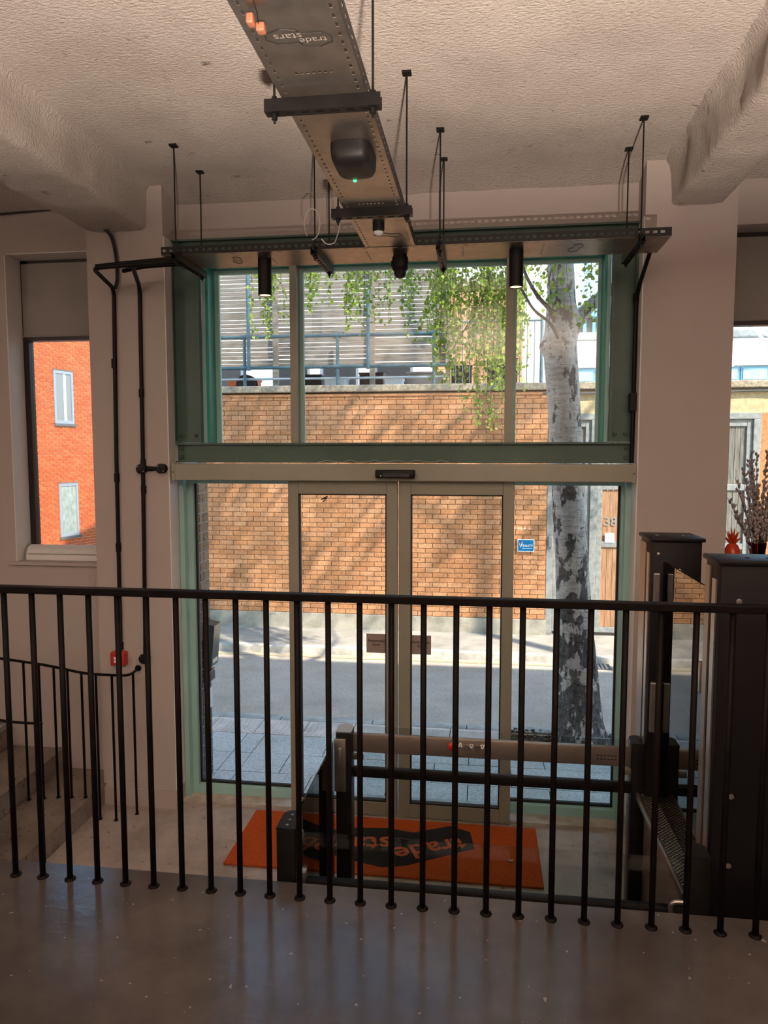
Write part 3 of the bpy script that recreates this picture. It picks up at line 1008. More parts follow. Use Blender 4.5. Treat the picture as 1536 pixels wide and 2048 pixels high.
# hangers: slotted channel, two threaded rods with ceiling plates and nuts
def hanger(label, a, b, ra, rb, zt):
    a, b = Vector(a), Vector(b)
    d = (b - a).normalized()
    wv = d.cross(Vector((0, 0, 1))) * 0.0205
    mid = (a + b) / 2
    t = thing('tray_hanger', (mid.x, mid.y, zt - 0.041), label, 'hanger', 'tray hangers')
    mb = MB()
    H = 0.041
    def bar(u0, u1, w0, w1, z0, z1):
        pts = []
        for z in (z0, z1):
            for (u, w_) in ((u0, w0), (u1, w0), (u1, w1), (u0, w1)):
                p = a + d * u + wv * w_
                pts.append((p.x, p.y, z))
        mb.add(pts, [(3, 2, 1, 0), (4, 5, 6, 7), (0, 1, 5, 4), (1, 2, 6, 5), (2, 3, 7, 6), (3, 0, 4, 7)])
    L = (b - a).length
    bar(0, L, -1, -0.86, zt - H, zt)
    bar(0, L, 0.86, 1, zt - H, zt)
    # slotted underside
    s, u = 0.02, 0.0
    bar(0, L, -0.86, -0.34, zt - H, zt - H + 0.003)
    bar(0, L, 0.34, 0.86, zt - H, zt - H + 0.003)
    while s + 0.028 < L:
        bar(u, s, -0.34, 0.34, zt - H, zt - H + 0.003)
        u = s + 0.028
        s += 0.05
    bar(u, L, -0.34, 0.34, zt - H, zt - H + 0.003)
    mb.build('channel', 'black_steel', t)
    for q in (ra, rb):
        rod = MB().tube([(q[0], q[1], zt - H - 0.03), (q[0], q[1], CZ)], 0.0042, 8).build('threaded_rod', 'black_steel', t, True)
        MB().lathe((q[0], q[1], zt - H - 0.018), [(0.010, 0), (0.010, 0.010), (0.013, 0.012), (0.013, 0.0175)], 6).build('nut', 'black_steel', rod)
        MB().lathe((q[0], q[1], zt + 0.001), [(0.013, 0), (0.013, 0.004), (0.009, 0.005), (0.009, 0.013)], 6).build('nut', 'black_steel', rod)
        MB().box(q[0] - 0.021, q[0] + 0.021, q[1] - 0.021, q[1] + 0.021, CZ - 0.010, CZ + 0.004).build('ceiling_plate', 'black_steel', rod)
    return t
for y, lab in ((2.405, 'black slotted hanger bar under the overhead tray, nearest the viewer'),
               (3.479, 'black slotted hanger bar under the overhead tray, just behind the emergency light')):
    hanger(lab, (-0.715, y, 0), (-0.33, y, 0), (-0.685, y), (-0.357, y), TZ - 0.001)
for x, lab in ((-1.764, 'slotted hanger bar at the left end of the crossing tray'),
               (-0.94, 'slotted hanger bar under the crossing tray beside the loop of cable'),
               (-0.235, 'slotted hanger bar under the crossing tray right of the hanging camera'),
               (0.835, 'slotted hanger bar at the right end of the crossing tray')):
    hanger(lab, (x, 4.065, 0), (x, 4.52, 0), (x, 4.092), (x, 4.485), TZ - 0.001)

# emergency light
e = thing('emergency_light', (-0.495, 2.85, 2.68), 'black domed emergency light with a green lamp under the overhead tray', 'light')
bm = bmesh.new()
mb = MB()
n, prof = 32, [(1.0, 0.0), (1.0, -0.022), (0.97, -0.045), (0.88, -0.062), (0.70, -0.072), (0.4, -0.076), (0.0, -0.077)]
for (k, hh) in prof:
    for i in range(n):
        t = 2 * math.pi * i / n
        c, s_ = math.cos(t), math.sin(t)
        ex = 0.42
        x = 0.078 * k * math.copysign(abs(c) ** ex, c)
        y = 0.115 * k * math.copysign(abs(s_) ** ex, s_)
        mb.v.append(Vector((-0.495 + x, 2.835 + y, TZ - 0.002 + hh)))
for j in range(len(prof) - 1):
    for i in range(n):
        a, b = j * n + i, j * n + (i + 1) % n
        mb.f.append((a, b, b + n, a + n))
bm.free()
mb.build('housing', 'black_plastic', e, True)
MB().lathe((-0.507, 2.925, TZ - 0.068), [(0.013, 0.008), (0.013, -0.003), (0.009, -0.006)], 16).build('bezel', 'zinc', e)
MB().lathe((-0.507, 2.925, TZ - 0.0745), [(0.008, 0.002), (0.007, -0.003), (0.003, -0.005)], 16).build('indicator', 'led_green', e, True)

# small round detector
d = thing('presence_detector', (-0.52, 3.69, TZ - 0.06), 'small black round presence detector under the overhead tray near the crossing', 'detector')
MB().lathe((-0.52, 3.69, TZ - 0.002), [(0.030, 0), (0.030, -0.035), (0.027, -0.045)], 24).build('housing', 'black_plastic', d, True)
MB().lathe((-0.52, 3.69, TZ - 0.046), [(0.025, 0), (0.022, -0.010), (0.013, -0.017), (0.003, -0.02)], 20).build('lens', 'white_plastic', d, True)

# hanging camera
c = thing('security_camera', (-0.476, 4.28, 2.60), 'black bullet shaped security camera hanging below the crossing tray', 'camera')
MB().lathe((-0.476, 4.28, TZ - 0.003), [(0.040, 0), (0.040, -0.012), (0.046, -0.016), (0.049, -0.050), (0.046, -0.085), (0.038, -0.095)], 28).build('housing', 'black_plastic', c, True)
p = MB().lathe((-0.476, 4.28, 2.660), [(0.037, 0.004), (0.035, -0.025), (0.026, -0.040), (0.010, -0.046), (0.0, -0.047)], 24).build('dome', 'dark_glass', c, True)
MB().lathe((-0.476, 4.238, 2.645), [(0.020, 0), (0.020, -0.010), (0.014, -0.013)], 18, 'y').build('lens_ring', 'black_plastic', p, True)
MB().box(-0.528, -0.519, 4.27, 4.29, 2.685, 2.715).build('clip', 'black_plastic', c)

# two cylinder spotlights
for x, zb_, lab in ((-1.291, 2.540, 'black cylinder spotlight hanging from the left half of the crossing tray'),
               (0.191, 2.545, 'black cylinder spotlight hanging from the right half of the crossing tray')):
    t = thing('cylinder_spotlight', (x, 4.28, zb_), lab, 'spotlight', 'spotlights under the crossing tray')
    MB().lathe((x, 4.28, zb_), [(0.036, 0.012), (0.036, 0.0), (0.0405, 0.0), (0.0405, TZ - zb_ - 0.002)], 32).build('body', 'black_plastic', t, True)
    MB().lathe((x, 4.28, zb_ + 0.004), [(0.034, 0), (0.034, 0.004)], 24).build('lamp', 'lamp_warm', t)
    ld = bpy.data.lights.new('spotlight_beam', 'SPOT')
    ld.energy = 9
    ld.color = (1, 0.68, 0.42)
    ld.spot_size = R(70)
    ld.spot_blend = 0.6
    ld.shadow_soft_size = 0.03
    lo = bpy.data.objects.new('spotlight_beam', ld)
    col.objects.link(lo)
    lo.parent = t
    lo.location = Vector((x, 4.28, zb_ - 0.012)) - ORG[t]

# dangling terminal blocks at the near end of the tray
b = thing('terminal_block', (-0.60, 1.93, 2.70), 'pair of coppery terminal blocks dangling from the near end of the tray', 'connector')
MB().rbox(-0.618, -0.598, 1.905, 1.935, 2.715, 2.742, 0.005).build('block', 'copper', b, True)
MB().rbox(-0.598, -0.574, 1.925, 1.952, 2.705, 2.728, 0.005).build('block', 'copper', b, True)
MB().tube([(-0.590, 1.93, 2.72), (-0.585, 1.90, 2.735), (-0.585, 1.86, 2.752), (-0.586, 1.84, 2.77)], 0.0016, 6).build('lead', 'cable_black', b, True)

# loop of cable above the crossing tray and pale tail
pts = arc((-0.955, 4.09, 2.885), 1.0, -90, 230, 30, (0.045, 0, 0), (0, 0, 0.085))
tag(MB().tube(pts, 0.003, 7).build('cable_loop', 'cable_grey', None, True), 'thin cable coiled in a loop above the crossing tray', 'cable')
pts = bend([(-0.90, 4.085, 2.80), (-0.87, 4.075, 2.765), (-0.82, 4.06, 2.765), (-0.76, 3.9, 2.80), (-0.70, 3.6, 2.765), (-0.68, 3.5, 2.765)], 0.05, 5)
tag(MB().tube(pts, 0.003, 7).build('cable_tail', 'white_plastic', None, True), 'pale cable tail sagging between the two overhead trays', 'cable')

# ------------------------------------------------------------------ conduits on the left pier
def conduit(label, pts, rad=0.0135, r=0.07):
    t = thing('conduit', pts[-1], label, 'conduit', 'black conduits on the left pier')
    MB().tube(bend(pts, r, 7), rad, 12).build('pipe', 'black_steel', t, True)
    return t
PY = 4.645
t = conduit('black conduit dropping down the left pier to the red call point', [(-1.84, 4.22, 2.742), (-2.355, 4.22, 2.722), (-2.445, PY, 2.695), (-2.463, PY, 1.6), (-2.474, PY, 0.235)])
MB().lathe((-2.474, PY, 0.232), [(0.019, 0), (0.019, 0.05), (0.015, 0.055)], 14).build('coupling', 'black_steel', t, True)
for z in (1.43, 2.2, 0.95):
    MB().lathe((-2.463 - 0.008 * (1.6 - z), PY, z), [(0.018, -0.03), (0.0185, 0), (0.018, 0.03)], 14).build('coupling', 'black_steel', t, True)
t = conduit('black conduit dropping down the left pier to the round end box', [(-1.84, 4.30, 2.760), (-2.14, 4.30, 2.752), (-2.262, PY, 2.70), (-2.272, PY, 1.6), (-2.293, PY, 0.20)])
for z in (0.235, 1.35, 1.53, 2.0):
    MB().lathe((-2.270 - 0.014 * (1.6 - z) if z < 1.6 else -2.270, PY, z), [(0.0175, -0.028), (0.018, 0), (0.0175, 0.028)], 14).build('coupling', 'black_steel', t, True)
t = conduit('uppermost black conduit of the bundle between tray and left pier', [(-1.84, 4.26, 2.772), (-2.20, 4.26, 2.752), (-2.345, 4.24, 2.736)])
t = conduit('rear black conduit of the bundle between tray and left pier', [(-1.84, 4.36, 2.765), (-2.10, 4.36, 2.758), (-2.25, 4.40, 2.745)])
def round_box(x, z, label, r=0.032):
    t = thing('junction_box', (x, 4.64, z - r), label, 'junction box', 'round conduit boxes on the left pier')
    MB().lathe((x, 4.66, z), [(r, 0), (r, -0.038), (r * 0.94, -0.042)], 24, 'y').build('box', 'black_steel', t, True)
    l = MB().lathe((x, 4.618, z), [(r * 1.04, 0), (r * 1.04, -0.004), (r * 0.8, -0.006)], 24, 'y').build('lid', 'black_plastic', t, True)
    for s_ in (-1, 1):
        MB().lathe((x + s_ * r * 0.62, 4.612, z - s_ * r * 0.5), [(0.0035, 0.001), (0.0035, -0.002)], 8, 'y').build('screw', 'zinc', l)
round_box(-2.277, 1.491, 'round black junction box on the conduit halfway up the left pier')
round_box(-2.135, 1.494, 'round black junction box on a short side arm of the conduit')
round_box(-2.294, 0.178, 'round black end box beside the red call point', 0.034)
tag(MB().tube([(-2.25, PY, 1.492), (-2.16, PY, 1.494)], [0.018, 0.012], 12).build('conduit', 'black_steel', None, True), 'short black conduit arm joining two round boxes on the left pier', 'conduit')
# fire call point
f = thing('fire_call_point', (-2.478, 4.63, 0.125), 'red square fire alarm call point on the left pier', 'call point')
MB().rbox(-2.531, -2.427, 4.60, 4.66, 0.127, 0.222, 0.008).build('housing', 'red_plastic', f, True)
p = MB().box(-2.502, -2.460, 4.597, 4.601, 0.150, 0.190).build('glass_plate', 'paper_white', f)
MB().lathe((-2.481, 4.5965, 0.170), [(0.0055, 0), (0.0055, -0.001)], 12, 'y').build('target_dot', 'ink_black', p)
for s_ in (-1, 1):
    MB().prism([(-2.481 + s_ * 0.018, 0.170 - 0.004), (-2.481 + s_ * 0.018, 0.174), (-2.481 + s_ * 0.010, 0.170)], 0.001, 'y', 4.596).build('arrow', 'ink_black', p)
MB().lathe((-2.479, 4.60, 0.136), [(0.004, 0), (0.004, -0.001)], 10, 'y').build('keyhole', 'paper_white', f)
# cable leaving the beam
pts = [(-2.49, 4.60, 3.08), (-2.455, 4.64, 3.04), (-2.435, 4.648, 2.95), (-2.425, 4.648, 2.85), (-2.425, 4.645, 2.74), (-2.435, 4.63, 2.69)]
for dx, lab in ((0, 'black cable curving down the pier from under the left beam'), (0.014, 'second black cable curving down the pier from under the left beam')):
    tag(MB().tube(bend([(a + dx, b, c_) for a, b, c_ in pts], 0.05, 5), 0.0065, 8).build('cable', 'cable_black', None, True), lab, 'cable', 'cables from the left beam')
pts = [(-3.9, 4.862, 3.29), (-3.5, 4.862, 3.285), (-3.1, 4.862, 3.30), (-2.75, 4.862, 3.315), (-2.66, 4.84, 3.30)]
tag(MB().tube(bend(pts, 0.1, 4), 0.008, 8).build('cable', 'cable_black', None, True), 'black cable along the ceiling line above the left window', 'cable')
# right conduit beside the right steel post
t = thing('conduit', (0.985, 4.75, 1.53), 'black conduit running up the corner beside the right steel post', 'conduit')
MB().tube(bend([(0.952, 4.75, 1.535), (0.952, 4.75, 2.58), (0.965, 4.47, 2.76)], 0.08, 7), 0.0125, 12).build('pipe', 'black_steel', t, True)
MB().box(0.927, 0.974, 4.715, 4.78, 1.86, 1.975).build('box', 'black_plastic', t, bevel=0.004)
MB().lathe((0.952, 4.75, 2.56), [(0.018, -0.03), (0.018, 0.03)], 12).build('coupling', 'black_steel', t)

# ================================================================== DOOR MAT
mt = thing('door_mat', (-0.57, 4.35, FZ), 'orange coir door mat with a dark printed logo inside the entrance', 'mat')
MB().rbox(-1.525, 0.39, 4.025, 4.685, FZ + 0.001, FZ + 0.016, 0.004, 2).build('pile', 'mat_orange', mt)
lg = [(-1.069, 4.27), (-1.03, 4.455), (-0.80, 4.53), (-0.581, 4.556), (-0.408, 4.522), (-0.177, 4.635), (-0.041, 4.577), (-0.01, 4.377), (-0.418, 4.14), (-0.562, 4.10), (-0.798, 4.165)]
MB().prism(lg, 0.002, 'z', FZ + 0.0155).build('logo_ground', 'mat_dark', mt)
text('logo_lettering', 'trade', 0.17, (-0.29, 4.345, FZ + 0.0175), ((-0.916, -0.40, 0), (0.40, -0.916, 0)), 'lettering_orange', mt, width=0.47, depth=0.0008, bold=0.003)
text('logo_lettering', 'stars', 0.17, (-0.755, 4.345, FZ + 0.0175), ((-0.993, -0.12, 0), (0.12, -0.993, 0)), 'lettering_orange', mt, width=0.45, depth=0.0008, bold=0.003)
mb = MB().rbox(0.195, 0.225, 4.255, 4.275, FZ + 0.017, FZ + 0.027, 0.004, 2)
tag(mb.build('pebble', 'kerb_stone', None, True), 'small pale pebble lying on the right half of the orange mat', 'pebble')

# ================================================================== PLATFORM LIFT
lf = thing('platform_lift', (0.1, 3.1, FZ), 'black and glass wheelchair platform lift parked at the lower floor', 'lift')
MB().box(-0.70, 0.80, 2.58, 3.60, FZ + 0.002, FZ + 0.06).build('platform', 'rubber_black', lf)
def post(x0, x1, y0, y1, zt, mat='black_steel', top='black_plastic', slope=0.0):
    # upright with a rounded cap
    p = MB().rbox(x0, x1, y0, y1, FZ + 0.02, zt, 0.006, 2).build('post', mat, lf, True)
    xm = (x0 + x1) / 2
    rr = (x1 - x0) / 2
    poly = [(x0, y0), (x1, y0)] + [(xm + rr * math.cos(R(a)), y1 - rr * 0.6 + rr * 0.9 * math.sin(R(a))) for a in range(0, 181, 20)]
    c_ = MB().prism(poly, 0.006, 'z', zt).build('cap', top, p)
    return p, c_
p, c_ = post(-0.765, -0.690, 2.585, 2.715, 0.155)
for k in range(3):
    MB().lathe((-0.727, 2.61 + 0.04 * k, 0.161), [(0.006, 0), (0.006, 0.002), (0.003, 0.003)], 10).build('screw', 'zinc', p)
p, c_ = post(-0.71, -0.632, 3.47, 3.575, 0.19, 'black_steel', 'stainless')
p, c_ = post(0.742, 0.812, 3.50, 3.60, 0.195)
p, c_ = post(0.768, 0.838, 2.605, 2.695, 0.145)
# far barrier: control bar, black rail, glass
b = MB().rbox(-0.632, 0.745, 3.525, 3.555, 0.072, 0.167, 0.004, 2).build('control_bar', 'bronze_panel', lf, True)
MB().lathe((-0.124, 3.525, 0.130), [(0.021, 0.001), (0.021, -0.012), (0.016, -0.016)], 20, 'y').build('stop_button', 'red_plastic', b, True)
for x in (-0.055, 0.0):
    MB().lathe((x + 0.002, 3.525, 0.126), [(0.016, 0.001), (0.016, -0.003)], 20, 'y').build('button', 'stainless', b)
for x, up in ((-0.084, 1), (-0.029, -1), (0.026, -1)):
    s_ = 0.011
    tri = [(x - s_, 0.137 - up * 0.009), (x + s_, 0.137 - up * 0.009), (x + s_ * 0.35, 0.137 + up * 0.013), (x - s_ * 0.35, 0.137 + up * 0.013)]
    MB().prism(tri, 0.0012, 'y', 3.5238).build('arrow_symbol', 'icon_white', b)
    tri = [(x - s_ * 0.5, 0.137 - up * 0.005), (x + s_ * 0.5, 0.137 - up * 0.005), (x, 0.137 + up * 0.008)]
    MB().prism(tri, 0.0012, 'y', 3.5230).build('arrow_symbol', 'bronze_panel', b)
mb = MB()
for z in (0.122, 0.104):
    for k in range(6):
        mb.box(0.580 + 0.017 * k, 0.591 + 0.017 * k, 3.5238, 3.525, z, z + 0.0045)
mb.build('small_print', 'ink_black', b)
for x in (-0.60, 0.13, 0.71):
    for z in (0.083, 0.156):
        MB().lathe((x, 3.525, z), [(0.003, 0), (0.003, -0.001)], 8, 'y').build('screw', 'zinc', b)
MB().rbox(-0.632, 0.745, 3.52, 3.56, -0.060, -0.010, 0.008, 2).build('mid_rail', 'black_steel', lf, True)
MB().rbox(-0.632, 0.745, 3.52, 3.56, FZ + 0.05, FZ + 0.10, 0.008, 2).build('lower_rail', 'black_steel', lf, True)
MB().box(-0.59, 0.735, 3.536, 3.542, FZ + 0.10, 0.205).build('glass_panel', 'lift_glass', lf)
for x0, x1 in ((-0.632, -0.575), (0.70, 0.745)):
    MB().rbox(x0, x1, 3.515, 3.527, 0.035, 0.07, 0.005, 2).build('hinge', 'stainless', lf, True)
# hinge plate on the far left post
MB().rbox(-0.715, -0.655, 3.452, 3.468, -0.11, 0.165, 0.004, 2).build('latch_plate', 'stainless', lf, True)
MB().rbox(-0.695, -0.675, 3.44, 3.455, -0.02, 0.12, 0.004, 2).build('latch_bar', 'zinc', lf, True)
# near barrier
MB().rbox(-0.690, 0.770, 2.605, 2.650, -0.115, -0.055, 0.010, 2).build('mid_rail', 'black_steel', lf, True)
MB().box(-0.685, 0.768, 2.624, 2.630, FZ + 0.1, 0.130).build('glass_panel', 'lift_glass', lf)
MB().rbox(-0.690, 0.770, 2.60, 2.65, FZ + 0.05, FZ + 0.11, 0.008, 2).build('lower_rail', 'black_steel', lf, True)
MB().rbox(-0.70, -0.655, 2.600, 2.635, -0.075, -0.02, 0.004, 2).build('hinge', 'stainless', lf, True)
MB().lathe((-0.688, 2.66, 0.095), [(0.024, 0), (0.024, 0.006), (0.018, 0.010)], 18, 'x').build('lock_disc', 'zinc', lf, True)
MB().tube(bend([(0.762, 2.60, -0.075), (0.70, 2.60, -0.075), (0.70, 2.60, -0.02), (0.762, 2.60, -0.02)], 0.027, 6), 0.008, 10).build('handle', 'stainless', lf, True)
# left side glass gate
MB().box(-0.722, -0.716, 2.70, 3.47, FZ + 0.1, 0.150).build('glass_panel', 'lift_glass', lf)
MB().rbox(-0.735, -0.70, 2.70, 3.47, FZ + 0.04, FZ + 0.11, 0.008, 2).build('lower_rail', 'black_steel', lf, True)
# right flank: plate ledge, panel, mirror-like glass, two columns
pl = MB().box(0.775, 0.85, 2.69, 3.62, -0.062, -0.045).build('ledge', 'checker_plate', lf)
MB().rbox(0.765, 0.777, 2.69, 3.62, -0.078, -0.042, 0.003, 2).build('ledge_edge', 'stainless', pl, True)
MB().box(0.80, 0.83, 2.69, 3.62, FZ + 0.02, -0.062).build('side_panel', 'bronze_panel', lf)
MB().box(0.852, 0.860, 2.76, 3.56, -0.045, 1.095).build('glass_panel', 'mirror_glass', lf)
MB().box(0.846, 0.866, 2.765, 2.785, -0.045, 1.095).build('panel_edge', 'black_steel', lf)
MB().rbox(0.842, 0.852, 2.83, 2.865, 0.68, 0.80, 0.004, 2).build('finger_plate', 'stainless', lf, True)
def column(x0, x1, y0, y1, zt, label):
    p = tag(MB().rbox(x0, x1, y0, y1, FZ + 0.01, zt - 0.012, 0.004, 2).build('column', 'cabinet_black', lf, True), label)
    MB().rbox(x0 - 0.012, x1 + 0.012, y0 - 0.014, y1 + 0.01, zt - 0.012, zt + 0.006, 0.004, 2).build('column_cap', 'cabinet_black', p, True)
    # metal trims along the left flank
    MB().box(x0 - 0.006, x0 + 0.001, y0 + 0.035, y0 + 0.075, FZ + 0.05, zt - 0.07).build('edge_trim', 'zinc', p)
    MB().box(x0 - 0.006, x0 + 0.001, y0 + 0.105, y1 - 0.01, FZ + 0.05, zt - 0.03).build('edge_trim', 'bronze_panel', p)
    return p
p = column(0.842, 1.62, 2.635, 2.80, 1.22, 'near black lift column')
for x, z in ((0.905, 1.08), (0.905, 0.37), (0.905, 0.11), (1.30, 1.08), (1.30, 0.3)):
    MB().lathe((x, 2.635, z), [(0.010, 0), (0.010, -0.003), (0.005, -0.004)], 14, 'y').build('screw', 'zinc', p, True)
for x in (0.885, 1.06, 1.25):
    MB().box(x, x + 0.006, 2.629, 2.636, FZ + 0.05, 1.02).build('panel_seam', 'black_steel', p)
for x in (0.95, 1.02, 1.2):
    MB().lathe((x, 2.70, 1.226), [(0.008, 0), (0.008, 0.003)], 12).build('screw', 'black_steel', p)
p = column(0.800, 1.022, 3.47, 3.70, 1.20, 'far black lift column')
for x, z in ((0.828, 1.13), (0.925, 1.055)):
    MB().lathe((x, 3.47, z), [(0.007, 0), (0.007, -0.003), (0.004, -0.004)], 14, 'y').build('screw', 'zinc', p, True)
for x in (0.84, 0.96):
    MB().lathe((x, 3.56, 1.206), [(0.008, 0), (0.008, 0.004)], 12).build('screw', 'zinc', p)
MB().box(0.808, 0.836, 3.455, 3.475, 0.86, 1.04).build('hinge', 'zinc', p, bevel=0.003)
MB().box(0.808, 0.838, 3.450, 3.475, 0.28, 0.52).build('hinge', 'zinc', p, bevel=0.003)
# small control post between the columns
p = MB().rbox(1.03, 1.10, 3.30, 3.40, 0.2, 1.085, 0.006, 2).build('control_post', 'bronze_panel', lf, True)
MB().rbox(1.035, 1.095, 3.29, 3.41, 1.085, 1.105, 0.008, 2).build('control_cap', 'cabinet_black', p, True)

# ================================================================== THINGS ON THE RIGHT SILL
v = thing('vase', (1.80, 4.95, 0.80), 'fluted pink glass vase on the right window sill', 'vase')
mb = MB()
n = 36
prof = [(0.034, 0.0), (0.036, 0.02), (0.040, 0.08), (0.046, 0.15), (0.053, 0.215), (0.050, 0.213), (0.043, 0.15), (0.036, 0.08), (0.030, 0.02)]
for r_, h_ in prof:
    for i in range(n):
        t = 2 * math.pi * i / n
        rr = r_ * (1 + 0.05 * math.cos(t * 12))
        mb.v.append(Vector((1.80 + rr * math.cos(t), 4.95 + rr * math.sin(t), 0.801 + h_)))
for j in range(len(prof) - 1):
    for i in range(n):
        a, b = j * n + i, j * n + (i + 1) % n
        mb.f.append((a, b, b + n, a + n))
mb.f.append(tuple(range(n)))
mb.build('body', 'vase_glass', v, True)
cat_me = MB().lathe((0, 0, 0), [(0.001, 0), (0.007, 0.007), (0.0088, 0.016), (0.006, 0.026), (0.001, 0.032)], 8).mesh('catkin')
cat_me.materials.append(MATS['catkin'])
for p in cat_me.polygons:
    p.use_smooth = True
w_ = thing('pussy_willow', (1.80, 4.95, 0.83), 'bunch of grey pussy willow stems standing in the pink vase', 'flowers')
random.seed(5)
stems, cats = MB(), MB()
ncat = 0
for k in range(52):
    an = random.uniform(0, 2 * math.pi)
    sp = random.uniform(0.03, 0.21)
    hh = random.uniform(0.42, 0.86) - sp * 0.5
    base = Vector((1.80 + 0.015 * math.cos(an), 4.95 + 0.015 * math.sin(an), 0.82))
    pts = []
    for i in range(9):
        t = i / 8
        q = base + Vector((math.cos(an) * sp * (0.25 * t + 0.75 * t * t), math.sin(an) * 0.32 * sp * (0.25 * t + 0.75 * t * t), hh * t))
        pts.append(q)
    stems.tube(pts, [0.0032 - 0.0018 * i / 8 for i in range(9)], 6)
    for i in range(int(hh * 22)):
        t = 0.38 + 0.62 * (i + random.random()) / (hh * 22)
        if t > 1: continue
        j = min(int(t * 8), 7)
        q = pts[j].lerp(pts[j + 1], t * 8 - j)
        tilt = Vector((random.uniform(-1, 1), random.uniform(-1, 1), 1.3)).normalized()
        rot = tilt.to_track_quat('Z', 'Y').to_euler()
        if ncat < 290:
            inst('catkin', cat_me, w_, q, rot)
            ncat += 1
        else:
            M = tilt.to_track_quat('Z', 'Y').to_matrix()
            cats.add([q + M @ vv.co for vv in cat_me.vertices], [tuple(pp.vertices) for pp in cat_me.polygons])
tag(stems.build('stems', 'twig_brown', w_, True), kind='stuff')
if cats.v:
    tag(cats.build('catkins', 'catkin', w_, True), kind='stuff')
# pineapple ornament
pa = thing('pineapple_ornament', (1.625, 4.95, 0.80), 'glossy orange pineapple ornament half hidden behind the right pier', 'ornament')
MB().lathe((1.645, 4.95, 0.80), [(0.028, 0.001), (0.045, 0.05), (0.052, 0.11), (0.048, 0.165), (0.032, 0.20), (0.018, 0.21)], 18).build('body', 'pineapple_orange', pa, True)
for ring, (nn, sp, ht) in enumerate(((7, 0.055, 0.05), (6, 0.035, 0.085), (4, 0.014, 0.11))):
    for k in range(nn):
        a = 2 * math.pi * k / nn + ring
        d_ = Vector((math.cos(a), math.sin(a), 0))
        b0 = Vector((1.645, 4.95, 1.005))
        MB().tube([b0 + d_ * 0.008, b0 + d_ * sp * 0.6 + Vector((0, 0, ht * 0.55)), b0 + d_ * sp * 1.2 + Vector((0, 0, ht))], [0.009, 0.007, 0.0008], 6).build('leaf', 'pineapple_orange', pa, True)

# ================================================================== UNSEEN FILL LAMPS ADDED BEHIND THE VIEWER
for x, y, pw, lab in ((-5.3, -1.0, 0.62, 'nearer globe pendant added as unseen fill light behind the viewer'), (-6.2, -3.0, 0.42, 'farther globe pendant added as unseen fill light behind the viewer')):
    t = thing('fill_pendant', (x, y, 2.3), lab, 'lamp', 'added fill pendants behind the viewer')
    MB().lathe((x, y, 2.45), [(0.04, 0.15), (0.18, 0.13), (0.30, 0.07), (0.34, 0.0), (0.30, -0.07), (0.18, -0.13), (0.02, -0.15)], 32).build('globe', 'fill_globe', t, True)
    MB().tube([(x, y, 2.60), (x, y, CZ)], 0.004, 6).build('flex', 'cable_black', t)
    MB().lathe((x, y, 2.585), [(0.03, 0), (0.03, 0.05), (0.01, 0.06)], 14).build('cap', 'black_plastic', t)
    ld = bpy.data.lights.new('fill_pendant_light', 'POINT')
    ld.energy = 130 * pw * INDOOR
    ld.color = (1, 0.80, 0.66)
    ld.shadow_soft_size = 0.345
    lo = bpy.data.objects.new('fill_pendant_light', ld)
    col.objects.link(lo)
    lo.parent = t
    lo.location = (0, 0, 0.15)

x, y = 0.55, -1.6  # unseen lamp added to brighten the ceiling
t = thing('fill_uplighter', (x, y, 0), 'black drum uplighter added behind the viewer to brighten the ceiling', 'lamp')
MB().lathe((x, y, 0), [(0.20, 0.001), (0.27, 0.03), (0.27, 0.415), (0.262, 0.415), (0.262, 0.25), (0.02, 0.24)], 32).build('drum', 'black_steel', t, True)
ld = bpy.data.lights.new('fill_uplight', 'AREA')
ld.shape = 'DISK'
ld.size = 0.13
ld.energy = 1000 * INDOOR
ld.color = (1, 0.82, 0.69)
lo = bpy.data.objects.new('fill_uplight', ld)
col.objects.link(lo)
lo.parent = t
lo.location = (0, 0, 0.29)
lo.rotation_euler = (math.pi, 0, 0)

# ================================================================== THE STREET
random.seed(21)
SZ = -0.98        # near pavement
struct('ground', box(-40, 40, 5.3, 60, -1.9, -1.45), 'asphalt', label='ground under the street')
struct('pavement_near', box(-12, 12, 4.92, 6.72, -1.4, SZ - 0.012), 'paving_joint', label='near pavement in front of the entrance')
pv = bpy.data.objects['pavement_near']
struct('doorstep', box(-2.10, 0.975, 4.92, 5.16, -1.3, SZ + 0.02), 'kerb_stone', label='stone doorstep just outside the entrance glazing')
def slab(x0, x1, y0, y1, z=SZ, mat='paving', name='slab'):
    j = 0.004
    o = MB().box(x0 + j, x1 - j, y0 + j, y1 - j, z - 0.02, z + random.uniform(-0.0015, 0.0015)).build(name, mat, pv)
    return o
rows = [5.16, 5.46, 5.82, 6.24]
for k in range(3):
    y0, y1 = rows[k], rows[k + 1]
    slab(-2.10, -1.93, y0, y1)
    x = -1.93 - (0.25 if k % 2 else 0)
    x = -1.93
    first = True
    while x < 2.8:
        w_ = 0.62 if not first or k % 2 == 0 else 0.34
        first = False
        slab(x, x + w_, y0, y1)
        x += w_
    x = -2.10
    first = True
    while x > -4.2:
        w_ = 0.62 if not first or k % 2 == 0 else 0.34
        first = False
        slab(x - w_, x, y0, y1)
        x -= w_
